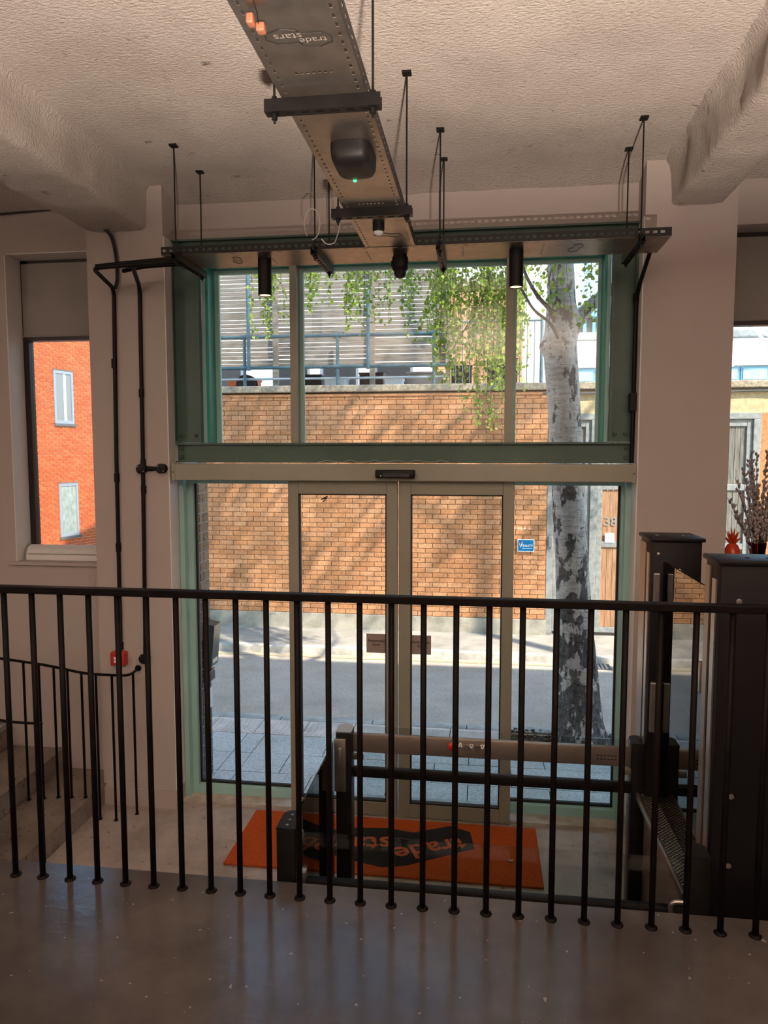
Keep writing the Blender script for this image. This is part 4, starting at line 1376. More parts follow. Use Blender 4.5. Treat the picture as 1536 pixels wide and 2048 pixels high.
# tactile strip with ribs
for i in range(14):
    x0 = -4.3 + 0.45 * i
    if 0.30 < x0 + 0.2 < 1.5:
        continue
    s_ = slab(x0, x0 + 0.45, 6.24, 6.60, SZ, 'tactile_stone', 'tactile_slab')
    mb = MB()
    for a in range(9):
        xx = x0 + 0.03 + a * 0.0475
        mb.box(xx, xx + 0.018, 6.27, 6.57, SZ, SZ + 0.005)
    tag(mb.build('ribs', 'tactile_stone', s_), kind='stuff')
mb = MB().box(0.2, 1.62, 6.24, 6.68, SZ - 0.02, SZ - 0.004)
struct('tree_pit', mb, 'soil', label='bare soil pit around the foot of the birch')
mb = MB()
for k in range(420):
    a, b = random.uniform(0.22, 1.6), random.uniform(6.25, 6.67)
    s_ = random.uniform(0.006, 0.022)
    mb.box(a, a + s_ * 1.6, b, b + s_, SZ - 0.006, SZ + s_ * 0.5)
tag(mb.build('leaf_litter', 'soil'), 'brown chips and dead leaves scattered round the birch', 'leaf litter', kind='stuff')
# kerb stones
kp = struct('kerb_near', box(-12, 12, 6.60, 6.72, -1.4, SZ - 0.02), 'paving_joint', label='bed of the near kerb')
for i in range(11):
    x0 = -4.6 + 0.9 * i
    MB().rbox(x0 + 0.004, x0 + 0.896, 6.60, 6.735, -1.15, SZ + 0.004, 0.010, 2).build('kerb_stone', 'kerb_stone', kp, True)
# road, falling slightly to the far side
mb = MB().add([(-40, 6.70, -1.06), (40, 6.70, -1.06), (40, 9.75, -1.22), (-40, 9.75, -1.22), (-40, 6.70, -1.4), (40, 6.70, -1.4), (40, 9.75, -1.4), (-40, 9.75, -1.4)],
              [(0, 1, 2, 3), (4, 5, 6, 7), (0, 1, 5, 4), (1, 2, 6, 5), (2, 3, 7, 6), (3, 0, 4, 7)])
struct('road', mb, 'asphalt', label='narrow grey asphalt street')
struct('road_line', MB().add([(-12, 9.50, -1.203), (12, 9.50, -1.203), (12, 9.58, -1.207), (-12, 9.58, -1.207)], [(0, 1, 2, 3)]), 'line_yellow', label='worn yellow line along the far kerb')
kp = struct('pavement_far', box(-40, 40, 9.80, 10.95, -1.4, -1.13), 'pavement_far_stone', label='sunlit far pavement under the brick wall')
for i in range(16):
    x0 = -6.6 + 0.9 * i
    MB().rbox(x0 + 0.004, x0 + 0.896, 9.70, 9.84, -1.35, -1.118, 0.012, 2).build('kerb_stone', 'kerb_stone', kp, True)
# drain grate
g = thing('drain_grate', (1.5, 9.6, -1.2), 'iron drain grate in the gutter beyond the birch trunk', 'grate')
MB().box(1.22, 1.72, 9.42, 9.68, -1.215, -1.196).build('frame', 'slate_dark', g)
for i in range(9):
    MB().box(1.25 + i * 0.05, 1.275 + i * 0.05, 9.44, 9.66, -1.20, -1.19).build('bar', 'aluminium', g)

# ------------------------------------------------------------------ the long brick wall opposite
WY = 10.90
bw = struct('wall_street', box(-5.2, 1.0, WY + 0.010, WY + 0.30, -1.35, 2.50), 'mortar_tan', label='long tan brick wall across the street')
bl, bh, jt = 0.2155, 0.0655, 0.0095
def brick_wall(parent, x0, x1, z0, z1, y, mat, centre, holes=(), n_single=300, proud=0.010, bl=bl, bh=bh, jt=jt, depth=0.03, tr=None):
    me = MB().box(-bl / 2, bl / 2, -proud, depth, -bh / 2, bh / 2).mesh('brick')
    me.materials.append(MATS[mat])
    hme = MB().box(-(bl / 2 - jt) / 2, (bl / 2 - jt) / 2, -proud, depth, -bh / 2, bh / 2).mesh('half_brick')
    hme.materials.append(MATS[mat])
    lst = []
    r = 0
    z = z0 + bh / 2
    while z + bh / 2 <= z1 + 1e-6:
        x = x0 + (0 if r % 2 == 0 else -(bl + jt) / 2)
        while x < x1:
            a, b = max(x, x0), min(x + bl, x1)
            if b - a > 0.04:
                ok = True
                for hx0, hx1, hz0, hz1 in holes:
                    if b > hx0 and a < hx1 and z + bh / 2 > hz0 and z - bh / 2 < hz1:
                        ok = False
                        # keep the piece beside the opening
                        if a < hx0 - 0.008:
                            lst.append((a, hx0, z))
                        if b > hx1 + 0.008:
                            lst.append((hx1, b, z))
                if ok:
                    lst.append((a, b, z))
            x += bl + jt
        z += bh + jt
        r += 1
    lst.sort(key=lambda t: ((t[0] + t[1]) / 2 - centre[0]) ** 2 + (t[2] - centre[1]) ** 2)
    mb = MB()
    cnt = 0
    for a, b, zz in lst:
        dy = random.uniform(-0.003, 0.003)
        full = abs((b - a) - bl) < 1e-4
        half = abs((b - a) - (bl / 2 - jt)) < 1e-4
        if cnt < n_single and (full or half):
            o = inst('brick', me if full else hme, parent, ((a + b) / 2, y + dy, zz))
            cnt += 1
        else:
            mb.box(a, b, y - proud + dy, y + depth, zz - bh / 2, zz + bh / 2)
    tag(mb.build('bricks', mat, parent), kind='stuff')
brick_wall(bw, -5.2, 0.985, -0.895, 2.50, WY, 'brick_tan', (-0.9, 0.35))
pl = MB().box(-5.2, 1.0, WY - 0.05, WY + 0.1, -1.3, -0.905)
p = pl.build('plinth', 'render_concrete', bw)
MB().box(-5.25, 12, WY - 0.055, WY + 0.36, 2.52, 2.625).build('coping', 'coping_concrete', bw, bevel=0.015)
MB().box(-5.2, 1.0, WY - 0.025, WY + 0.05, 2.455, 2.49).build('drip_course', 'brick_tan', bw)
# concrete head over the gates
lt = struct('gate_lintel', MB().box(0.99, 12, WY + 0.03, WY + 0.3, 2.17, 2.50), 'lintel_tan', label='rendered concrete head above the timber gates')
MB().box(0.99, 12, WY - 0.01, WY + 0.3, 2.50, 2.525).build('drip_course', 'slate_dark', lt)
tag(MB().tube([(0.9 + 0.3 * i, WY - 0.02, 2.47 + 0.012 * math.sin(i * 2.1)) for i in range(14)], 0.014, 8).build('wall_cable', 'slate_dark', None, True), 'dark cable sagging along the head of the gates', 'cable')

# sign
s = thing('wall_sign', (0.69, WY - 0.03, 0.12), 'small blue and white Vitality sign on the brick wall', 'sign')
MB().box(0.566, 0.812, WY - 0.035, WY - 0.012, 0.127, 0.312).build('border', 'sign_white', s)
MB().box(0.576, 0.802, WY - 0.038, WY - 0.034, 0.137, 0.302).build('panel', 'sign_blue', s)
text('lettering', 'ITALITY', 0.06, (0.708, WY - 0.0385, 0.215), FRONT, 'sign_white', s, width=0.165, bold=0.0008)
MB().tube([(0.590, WY - 0.0395, 0.262), (0.608, WY - 0.0395, 0.192), (0.622, WY - 0.0395, 0.235), (0.645, WY - 0.0395, 0.278)], [0.0015, 0.006, 0.005, 0.002], 6).build('tick_mark', 'sign_white', s)
MB().lathe((0.620, WY - 0.038, 0.272), [(0.009, 0), (0.009, -0.001)], 12, 'y').build('dot', 'red_dot', s)
MB().box(0.635, 0.785, WY - 0.0395, WY - 0.038, 0.176, 0.181).build('rule', 'sign_white', s)

# ------------------------------------------------------------------ timber gates
GX = [1.04, 1.66, 2.42, 3.18, 3.90]
fr = thing('gateway', (2.5, WY, -1.13), 'weathered pale grey post and rail frame holding the timber gates', 'gate frame')
for x in GX:
    MB().box(x - 0.05, x + 0.05, WY + 0.0, WY + 0.10, -1.13, 2.08).build('post', 'gate_frame_grey', fr, bevel=0.006)
MB().box(GX[0] - 0.05, GX[-1] + 0.05, WY + 0.0, WY + 0.10, 2.08, 2.17).build('head', 'gate_frame_grey', fr, bevel=0.006)
MB().box(GX[-1] + 0.05, 12, WY + 0.03, WY + 0.3, -1.3, 2.17).build('side_wall', 'brick_tan', lt)
labs = ['timber gate leaf half hidden by the birch trunk', 'timber gate leaf with the number 38 and a white notice', 'timber gate leaf behind the right pier', 'grey peeling timber gate leaf seen in the right window']
for k in range(4):
    x0, x1 = GX[k] + 0.055, GX[k + 1] - 0.055
    d = thing('gate_leaf', ((x0 + x1) / 2, WY + 0.05, -1.1), labs[k], 'gate', 'timber gate leaves')
    for a, b in ((x0, x0 + 0.075), (x1 - 0.075, x1)):
        MB().box(a, b, WY + 0.03, WY + 0.085, -1.08, 2.07).build('stile', 'gate_frame_grey', d, bevel=0.004)
    for z0, z1 in ((-1.08, -1.0), (0.205, 0.29), (1.06, 1.145), (1.98, 2.07)):
        MB().box(x0 + 0.075, x1 - 0.075, WY + 0.034, WY + 0.085, z0, z1).build('rail', 'gate_frame_grey', d, bevel=0.004)
    n = 6
    bw_ = (x1 - x0 - 0.15) / n
    for z0, z1 in ((-1.0, 0.205), (0.29, 1.06), (1.145, 1.98)):
        for i in range(n):
            a = x0 + 0.075 + i * bw_
            MB().box(a + 0.003, a + bw_ - 0.003, WY + 0.055 + random.uniform(0, 0.003), WY + 0.08, z0 + 0.002, z1 - 0.002).build('board', 'gate_board_grey' if (z0 > 1 or k == 3) else 'gate_board', d)
text('gate_number', '38', 0.2, (1.915, WY + 0.05, 0.58), FRONT, 'number_metal', None, width=0.175, depth=0.004, bold=0.002)
tag(bpy.data.objects['gate_number'], 'metal number 38 on the timber gate leaf', 'number')
q = thing('paper_notice', (1.895, WY + 0.03, 0.22), 'white paper notice pinned to the gate leaf below the number', 'notice')
MB().box(1.84, 1.975, WY + 0.026, WY + 0.029, 0.275, 0.42).build('sheet', 'paper_white', q)
text('lettering', 'Automatic\ndoor', 0.02, (1.897, WY + 0.026, 0.345), FRONT, 'ink_black', q, width=0.09)
q = thing('gate_lock', (1.0, WY, 0.2), 'small metal lock case and handle on the gate post beside the brick', 'lock')
MB().box(1.02, 1.075, WY - 0.03, WY, 0.20, 0.36).build('case', 'aluminium', q, bevel=0.004)
MB().box(1.20, 1.235, WY - 0.005, WY + 0.03, -0.10, 0.09).build('plate', 'gate_frame_grey', q, bevel=0.004)

# ------------------------------------------------------------------ roof terrace behind the wall
struct('terrace_deck', box(-5.2, 12, WY + 0.3, 30, 2.2, 2.56), 'roof_grey', label='flat roof terrace above the brick wall')
RY = 11.25
tr_ = thing('pipe_railing', (-2, RY, 2.56), 'blue painted scaffold pipe railing along the top of the brick wall', 'railing')
MB().tube([(-5.25, RY, 3.43), (-0.40, RY, 3.43)], 0.026, 10).build('top_pipe', 'blue_pipe', tr_, True)
MB().tube([(-5.25, RY, 2.945), (-0.48, RY, 2.945)], 0.026, 10).build('middle_pipe', 'blue_pipe', tr_, True)
MB().tube([(-5.25, RY + 0.06, 2.775), (-0.5, RY + 0.06, 2.775)], 0.019, 10).build('low_pipe', 'aluminium', tr_, True)
for x, z1 in ((-5.22, 3.43), (-3.745, 3.43), (-2.235, 3.43), (-0.725, 3.43)):
    p = MB().tube([(x, RY, 2.56), (x, RY, z1)], 0.026, 10).build('post', 'blue_pipe', tr_, True)
    for z in (2.945, 3.43):
        MB().tube([(x - 0.055, RY, z), (x + 0.055, RY, z)], 0.036, 10).build('clamp', 'blue_pipe', p, True)
for x, z0, z1 in ((-3.66, 2.90, 5.2), (-1.745, 2.90, 4.10)):
    p = MB().tube([(x, RY - 0.05, z0), (x, RY - 0.05, z1)], 0.029, 10).build('tall_post', 'blue_pipe', tr_, True)
    for z in (2.945, 3.43):
        MB().tube([(x, RY - 0.055, z), (x, RY, z)], 0.036, 10).build('clamp', 'blue_pipe', p, True)
# slatted screen
SY = 11.70
sc = thing('slatted_screen', (-2.5, SY, 2.56), 'tall weathered timber slat screen standing on the roof terrace', 'screen')
posts = [-4.95, -3.36, -1.75, -0.525]
for x in posts:
    MB().box(x - 0.04, x + 0.04, SY - 0.045, SY + 0.035, 2.56, 5.15).build('post', 'timber_weathered', sc)
for k in range(len(posts) - 1):
    xa, xb = posts[k], posts[k + 1]
    z = 3.01
    i = 0
    while z < 5.1:
        hgt = 0.0565 + random.uniform(-0.004, 0.004)
        dz = random.uniform(-0.003, 0.003)
        tl = random.uniform(-0.004, 0.004)
        y0 = SY + 0.035 + random.uniform(0, 0.006)
        mb = MB().add([(xa, y0, z + dz - tl), (xb, y0, z + dz + tl), (xb, y0 + 0.016, z + dz + tl), (xa, y0 + 0.016, z + dz - tl),
                       (xa, y0, z + dz - tl + hgt), (xb, y0, z + dz + tl + hgt), (xb, y0 + 0.016, z + dz + tl + hgt), (xa, y0 + 0.016, z + dz - tl + hgt)],
                      [(3, 2, 1, 0), (4, 5, 6, 7), (0, 1, 5, 4), (1, 2, 6, 5), (2, 3, 7, 6), (3, 0, 4, 7)])
        mb.build('slat', 'timber_weathered', sc)
        z += 0.0655
        i += 1
# clutter on the terrace, seen under the screen
def crate(x, y, w_, d_, h_, mat, label, cat, name):
    t = thing(name, (x + w_ / 2, y + d_ / 2, 2.56), label, cat)
    MB().box(x, x + w_, y, y + d_, 2.56, 2.56 + h_).build('body', mat, t, bevel=0.01)
    MB().box(x - 0.01, x + w_ + 0.01, y - 0.01, y + d_ + 0.01, 2.56 + h_ - 0.03, 2.56 + h_).build('rim', mat, t)
    return t
t = crate(-4.55, 12.1, 0.42, 0.4, 0.18, 'crate_orange', 'orange crate on the terrace at the left end of the pipe railing', 'crate', 'crate')
t = crate(-4.50, 12.56, 0.50, 0.4, 0.36, 'crate_orange', 'taller orange crate standing behind the lower one on the terrace', 'crate', 'crate')
t = thing('cable_reel', (-3.95, 11.95, 2.56), 'round black cable reel on the terrace beside the orange crates', 'reel')
for y in (11.90, 12.03):
    MB().lathe((-3.95, y, 2.75), [(0.17, 0), (0.17, 0.02)], 28, 'y').build('disc', 'cabinet_black', t, True)
MB().lathe((-3.95, 11.92, 2.75), [(0.10, 0), (0.10, 0.11)], 20, 'y').build('drum', 'slate_dark', t, True)
crate(-3.25, 12.6, 0.45, 0.5, 0.42, 'cabinet_black', 'dark planter on the terrace behind the left mullion', 'planter', 'planter')
crate(-2.72, 12.5, 0.36, 0.4, 0.36, 'white_plastic', 'white storage box on the terrace right of the left mullion', 'box', 'storage_box')
crate(-2.12, 12.6, 0.42, 0.4, 0.44, 'cabinet_black', 'black planter box on the terrace under the middle of the screen', 'planter', 'planter')
crate(-1.62, 12.2, 0.30, 0.3, 0.30, 'white_plastic', 'pale box on the terrace near the middle screen post', 'box', 'storage_box')
crate(-1.28, 12.6, 0.62, 0.4, 0.44, 'slate_dark', 'long dark grey planter on the terrace near the right of the screen', 'planter', 'planter')
crate(-0.50, 12.3, 0.34, 0.4, 0.50, 'cabinet_black', 'black bin on the terrace behind the hanging birch twigs', 'bin', 'bin')
crate(0.10, 12.4, 0.5, 0.5, 0.62, 'cabinet_black', 'black cabinet on the terrace left of the right mullion', 'cabinet', 'terrace_cabinet')

# low house behind the terrace
h = thing('terrace_house', (-4, 14.5, 2.56), 'low pale house behind the slatted screen with dark windows', 'building')
MB().box(-6.2, -1.0, 14.5, 18, 2.56, 5.6).build('wall', 'render_white', h)
for x0 in (-5.6, -4.2, -3.2, -2.1):
    p = MB().box(x0, x0 + 0.75, 14.46, 14.5, 2.62, 3.4).build('window', 'grey_frame', h)
    MB().box(x0 + 0.05, x0 + 0.70, 14.44, 14.47, 2.67, 3.35).build('pane', 'dark_glass', p)
b = thing('brick_house', (0.0, 15, 2.56), 'tan brick house with a white band behind the birch leaves', 'building')
MB().box(-0.9, 0.82, 15.01, 18, 2.56, 4.95).build('wall', 'mortar_tan', b)
brick_wall(b, -0.9, 0.82, 2.56, 4.93, 15.0, 'brick_tan', (0, 4.2), n_single=120)
MB().box(-0.95, 0.87, 14.93, 18, 4.95, 5.10).build('string_band', 'coping_concrete', b)
MB().box(-0.9, 0.82, 15.0, 18, 5.10, 8.0).build('upper_wall', 'render_white', b)
q = MB().box(-0.55, -0.05, 14.955, 15.0, 3.75, 4.85).build('window', 'gate_board', b)
MB().box(-0.50, -0.10, 14.945, 14.96, 3.80, 4.80).build('pane', 'gate_board', q)
MB().box(0.82, 1.75, 15.4, 18, 2.56, 6.2).build('side_wing', 'render_white', b)
# bar railing on the terrace beyond the screen
tr_ = thing('bar_railing', (0.2, 12.0, 2.56), 'thin blue bar railing on the terrace right of the slatted screen', 'railing')
MB().tube([(-0.45, 12.0, 3.72), (0.98, 12.0, 3.72)], 0.016, 8).build('top_rail', 'blue_pipe', tr_, True)
MB().tube([(-0.45, 12.0, 2.66), (0.98, 12.0, 2.66)], 0.016, 8).build('bottom_rail', 'blue_pipe', tr_, True)
for i in range(13):
    MB().tube([(-0.42 + 0.115 * i, 12.0, 2.66), (-0.42 + 0.115 * i, 12.0, 3.72)], 0.009, 6).build('bar', 'blue_pipe', tr_, True)
MB().tube([(0.96, 12.0, 2.56), (0.96, 12.0, 3.78)], 0.028, 8).build('end_post', 'blue_pipe', tr_, True)

# studio building further back on the right
b = thing('studio_building', (6, 17, -1), 'white and blue studio building with long windows beyond the gates', 'building')
MB().box(1.9, 14, 17.1, 22, 2.56, 3.55).build('lower_wall', 'render_white', b)
MB().box(1.9, 14, 16.95, 22, 3.52, 4.12).build('fascia', 'render_white', b, bevel=0.02)
MB().box(1.85, 14.05, 16.90, 22, 4.12, 4.30).build('gutter', 'gate_frame_grey', b, bevel=0.03)
for i in range(14):
    x0 = 1.98 + 0.62 * i
    p = MB().box(x0, x0 + 0.58, 17.04, 17.1, 2.9, 3.50).build('window', 'blue_frame', b)
    MB().box(x0 + 0.04, x0 + 0.54, 17.02, 17.06, 2.94, 3.18).build('pane', 'window_blue_glass', p)
    MB().box(x0 + 0.04, x0 + 0.54, 17.02, 17.06, 3.22, 3.46).build('pane', 'window_blue_glass', p)
MB().box(1.9, 4.4, 17.6, 22, 4.30, 4.72).build('upper_storey', 'timber_weathered', b)
for i in range(12):
    MB().box(1.92 + 0.21 * i, 1.99 + 0.21 * i, 17.52, 17.6, 4.30, 4.74).build('panel_rib', 'blue_frame', b)
MB().box(1.85, 4.45, 17.45, 22, 4.74, 4.95).build('roof_edge', 'blue_frame', b)
MB().box(1.85, 4.45, 17.42, 22, 4.95, 5.00).build('roof_cap', 'grey_frame', b)
# white roof-light truss in front of the right end
t = thing('roof_truss', (6.0, 15.5, 3.2), 'white crossing steel roof braces seen through the right window', 'truss')
for a, c_ in (((5.0, 15.5, 4.3), (6.6, 15.5, 3.45)), ((5.0, 15.5, 3.35), (6.5, 15.5, 4.35)), ((5.2, 15.5, 4.3), (5.8, 15.5, 3.6))):
    MB().tube([a, c_], 0.035, 8).build('brace', 'render_white', t, True)

# ------------------------------------------------------------------ orange brick building on the left
ang = R(-15)                                       # wall runs mostly away from the viewer
ob = thing('orange_building', (-11.45, 18.5, -1.4), 'bright orange brick building with two narrow windows seen through the left window', 'building', rz=R(75))
# local frame: x along the wall (away), -y faces the viewer, z up from the root
Z0 = -1.4
def LZ(z):
    return z - Z0
MB().box(-7, 5.5, 0.010, 0.6, 0, 9).build('wall', 'mortar_pale', ob)
MB().box(5.5, 6, 0.0, 4, 0, 9).build('return_wall', 'brick_orange', ob)
wins = [(-0.15, 0.52, LZ(3.83), LZ(2.40)), (-0.10, 0.57, LZ(0.75), LZ(-0.72))]
wins = [(a, b_, min(z1, z0), max(z1, z0)) for a, b_, z1, z0 in wins]
brick_wall(ob, -5.0, 4.0, LZ(-1.35), LZ(7.4), 0.0, 'brick_orange', (0.0, LZ(1.7)), holes=wins, n_single=300, jt=0.016, bh=0.062)
for k, (a, b_, z0, z1) in enumerate(wins):
    f_ = tag(MB().box(a, b_, -0.03, 0.008, z0, z0 + 0.09).box(a, b_, -0.03, 0.008, z1 - 0.07, z1).box(a, a + 0.07, -0.03, 0.008, z0 + 0.09, z1 - 0.07).box(b_ - 0.07, b_, -0.03, 0.008, z0 + 0.09, z1 - 0.07).build('window', 'grey_frame', ob),
             ('upper window with a clear pane', 'lower window with an obscured pane')[k])
    MB().box(a + 0.07, b_ - 0.07, -0.012, 0.006, z0 + 0.09, z1 - 0.07).build('pane', ('reflecting_pane', 'obscured_glass')[k], f_)
    MB().box(a - 0.02, b_ + 0.05, -0.05, 0.02, z0 - 0.07, z0).build('sill', 'slate_dark', f_)
    MB().box(a, b_, -0.02, 0.02, z1, z1 + 0.03).build('lintel', 'slate_dark', f_)
    if k == 0:
        MB().box(a + 0.34, a + 0.42, -0.016, -0.012, z0 + 0.09, z1 - 0.07).build('white_curtain', 'render_white', f_)
# lamp on the orange wall
q = MB().box(-1.12, -1.02, -0.16, -0.02, LZ(1.10), LZ(1.22)).box(-1.10, -1.04, -0.10, 0.0, LZ(1.22), LZ(1.42))
q.add([(-1.10, -0.28, LZ(1.30)), (-0.98, -0.28, LZ(1.30)), (-0.98, -0.06, LZ(1.52)), (-1.10, -0.06, LZ(1.52)), (-1.10, -0.28, LZ(1.33)), (-0.98, -0.28, LZ(1.33)), (-0.98, -0.06, LZ(1.55)), (-1.10, -0.06, LZ(1.55))],
      [(3, 2, 1, 0), (4, 5, 6, 7), (0, 1, 5, 4), (1, 2, 6, 5), (2, 3, 7, 6), (3, 0, 4, 7)])
tag(q.build('flood_light', 'grey_frame', ob), 'grey flood light')

# ------------------------------------------------------------------ brick return outside the left side light
pr = struct('wall_pier', box(-2.14, -2.095, 5.16, 5.34, -1.3, 2.6), 'mortar_grey', label='narrow brick return just outside the left side light')
z, k = SZ + 0.03, 0
while z < 1.60:
    cuts = [(5.165, 5.225), (5.233, 5.335)] if k % 2 else [(5.165, 5.335)]
    for a, b_ in cuts:
        low = z < 0.10
        MB().box(-2.10, -2.088, a, b_, z, z + 0.066).build('brick', 'brick_glazed' if low else 'brick_pier', pr)
    z += 0.075
    k += 1
t = thing('entry_panel', (-2.05, 5.28, 0.0), 'dark grey hooded entry panel on the brick return outside', 'entry panel')
MB().add([(-2.088, 5.19, -0.06), (-2.03, 5.19, -0.04), (-2.00, 5.19, 0.28), (-2.088, 5.19, 0.30), (-2.088, 5.33, -0.06), (-2.03, 5.33, -0.04), (-2.00, 5.33, 0.28), (-2.088, 5.33, 0.30)],
         [(0, 1, 2, 3), (7, 6, 5, 4), (0, 1, 5, 4), (1, 2, 6, 5), (2, 3, 7, 6), (3, 0, 4, 7)]).build('hood', 'brick_glazed', t)
MB().box(-2.035, -2.025, 5.21, 5.31, -0.02, 0.14).build('faceplate', 'aluminium', t)
t = thing('key_box', (-2.06, 5.27, -0.16), 'small dark box under the hooded entry panel outside', 'box')
MB().rbox(-2.088, -2.045, 5.18, 5.31, -0.165, -0.075, 0.006, 2).build('body', 'brick_glazed', t, True)
MB().box(-2.046, -2.042, 5.20, 5.29, -0.15, -0.09).build('lid', 'slate_dark', t)
tag(MB().rbox(-2.09, -2.082, 5.17, 5.335, -0.40, -0.24, 0.003, 2).build('wall_plate', 'white_plastic'), 'pale blank plate on the brick return below the entry panel', 'plate')
# crumpled scrap on the doorstep corner
mb = MB().add([(-1.86, 5.12, SZ + 0.021), (-1.70, 5.10, SZ + 0.021), (-1.78, 5.17, SZ + 0.025), (-1.80, 5.13, SZ + 0.10), (-1.74, 5.16, SZ + 0.05), (-1.62, 5.13, SZ + 0.022)],
              [(0, 1, 3), (1, 4, 3), (0, 3, 2), (3, 4, 2), (1, 5, 4), (4, 5, 2), (0, 2, 5, 1)])
tag(mb.build('paper_scrap', 'kerb_stone'), 'crumpled pale scrap lying outside the left side light', 'litter')

# ================================================================== BIRCH TREES
leafv = [(0, 0, 0), (0.42, 0.33, 0.06), (0.34, 0.62, 0.05), (0, 1.0, -0.05), (-0.34, 0.62, 0.05), (-0.42, 0.33, 0.06), (0, 0.5, -0.03)]
leaff = [(0, 1, 2, 6), (6, 2, 3), (0, 6, 4, 5), (6, 3, 4)]
lme = MB().add([tuple(c_ * 0.052 for c_ in v_) for v_ in leafv], leaff).mesh('leaf')
lme.materials.append(MATS['birch_leaf'])
def add_leaf(mb, p, d, roll, s):
    q = d.to_track_quat('Y', 'Z').to_matrix() @ Matrix.Rotation(roll, 3, 'Y')
    mb.add([p + q @ (Vector(v_) * s) for v_ in leafv], leaff)
def leaf_dir():
    return Vector((random.uniform(-1, 1), random.uniform(-1, 1), random.uniform(-1.5, 0.1))).normalized()

random.seed(77)
bt = thing('birch_tree', (0.91, 6.52, SZ), 'white barked birch tree with hanging leafy twigs outside the entrance', 'tree')
# trunk
ctrl = [(-1.10, 0.92, 0.34), (-0.98, 0.915, 0.255), (-0.8, 0.905, 0.215), (-0.3, 0.875, 0.178), (0.29, 0.843, 0.150), (0.8, 0.805, 0.142), (1.27, 0.770, 0.138), (1.7, 0.740, 0.139),
        (2.06, 0.716, 0.140), (2.35, 0.690, 0.146), (2.58, 0.678, 0.142), (2.8, 0.684, 0.130), (3.0, 0.680, 0.118), (3.3, 0.665, 0.108), (4.2, 0.62, 0.095), (5.5, 0.60, 0.078), (7.0, 0.66, 0.055), (8.6, 0.62, 0.028), (10, 0.66, 0.01)]
def lerp_ctrl(z):
    for i in range(len(ctrl) - 1):
        if ctrl[i][0] <= z <= ctrl[i + 1][0]:
            t = (z - ctrl[i][0]) / (ctrl[i + 1][0] - ctrl[i][0])
            return tuple(ctrl[i][k] * (1 - t) + ctrl[i + 1][k] * t for k in (1, 2))
    return ctrl[-1][1:]
mb = MB()
ns, zs = 40, []
z = -1.10
while z < 10:
    zs.append(z)
    z += 0.035 if z < 3.6 else 0.25
for z in zs:
    xc, rr = lerp_ctrl(z)
    for i in range(ns):
        t = 2 * math.pi * i / ns
        u = Vector((math.cos(t), math.sin(t), 0))
        k = 1 + 0.05 * noise.noise(Vector((u.x * 1.6, u.y * 1.6, z * 2.2))) + (0.10 if z < 0.2 else 0.03) * noise.noise(Vector((u.x * 6, u.y * 6, z * 3)))
        if z < -0.6:
            k += 0.10 * math.cos(t * 5 + 1) * (-0.6 - z) / 0.5
        # branch stub on the left, at the height of the pipe railing
        st = math.exp(-((z - 2.52) / 0.055) ** 2) * max(0.0, math.cos(t - R(200))) ** 8
        k += 0.42 * st
        st = math.exp(-((z - 2.72) / 0.10) ** 2) * max(0.0, math.cos(t + R(5))) ** 6
        k += 0.35 * st
        mb.v.append(Vector((xc + u.x * rr * k, 6.52 + u.y * rr * k, z)))
for j in range(len(zs) - 1):
    for i in range(ns):
        a, b_ = j * ns + i, j * ns + (i + 1) % ns
        mb.f.append((a, b_, b_ + ns, a + ns))
mb.build('trunk', 'birch_bark', bt, True)
# limbs
def limb(pts, r0, r1, mat, name='branch', par=bt):
    pp = bend(pts, 0.25, 5)
    n = len(pp)
    return MB().tube(pp, [r0 + (r1 - r0) * i / (n - 1) for i in range(n)], 10).build(name, mat, par, True)
limb([(0.74, 6.52, 2.60), (0.90, 6.55, 2.86), (1.12, 6.60, 3.02), (1.5, 6.7, 3.3), (2.2, 6.9, 4.1), (2.8, 7.0, 5.2)], 0.062, 0.022, 'birch_bark')
limb([(0.64, 6.44, 2.62), (0.60, 6.40, 2.80), (0.48, 6.42, 2.92), (0.36, 6.5, 3.15), (0.25, 6.7, 3.7), (0.1, 7.0, 4.6)], 0.022, 0.010, 'branch_bark')
limb([(0.66, 6.40, 2.55), (0.58, 6.34, 2.70), (0.44, 6.36, 2.80), (0.25, 6.6, 3.2), (-0.1, 7.2, 4.2)], 0.016, 0.008, 'branch_bark')
limb([(0.66, 6.50, 3.5), (0.3, 6.9, 4.2), (-0.4, 7.5, 4.7), (-1.3, 7.9, 4.9), (-2.2, 8.1, 4.7)], 0.05, 0.012, 'branch_bark')
limb([(0.64, 6.55, 4.4), (0.3, 7.2, 5.4), (0.0, 8.0, 6.2), (-0.3, 8.9, 6.9)], 0.05, 0.012, 'branch_bark')
limb([(0.62, 6.50, 5.0), (1.4, 6.7, 6.2), (2.2, 7.2, 7.2)], 0.045, 0.012, 'branch_bark')
limb([(0.60, 6.52, 5.6), (-0.4, 6.8, 6.8), (-1.2, 7.2, 7.6)], 0.04, 0.01, 'branch_bark')
# long arching limb seen through the window (left of the right mullion)
limb([(-0.02, 7.6, 4.4), (0.10, 7.7, 3.55), (0.02, 7.75, 3.2), (-0.15, 7.8, 2.95), (-0.32, 7.85, 2.68)], 0.016, 0.005, 'branch_bark')
limb([(0.35, 7.4, 4.3), (0.38, 7.5, 3.6), (0.30, 7.6, 3.0), (0.34, 7.6, 2.6)], 0.012, 0.004, 'branch_bark')

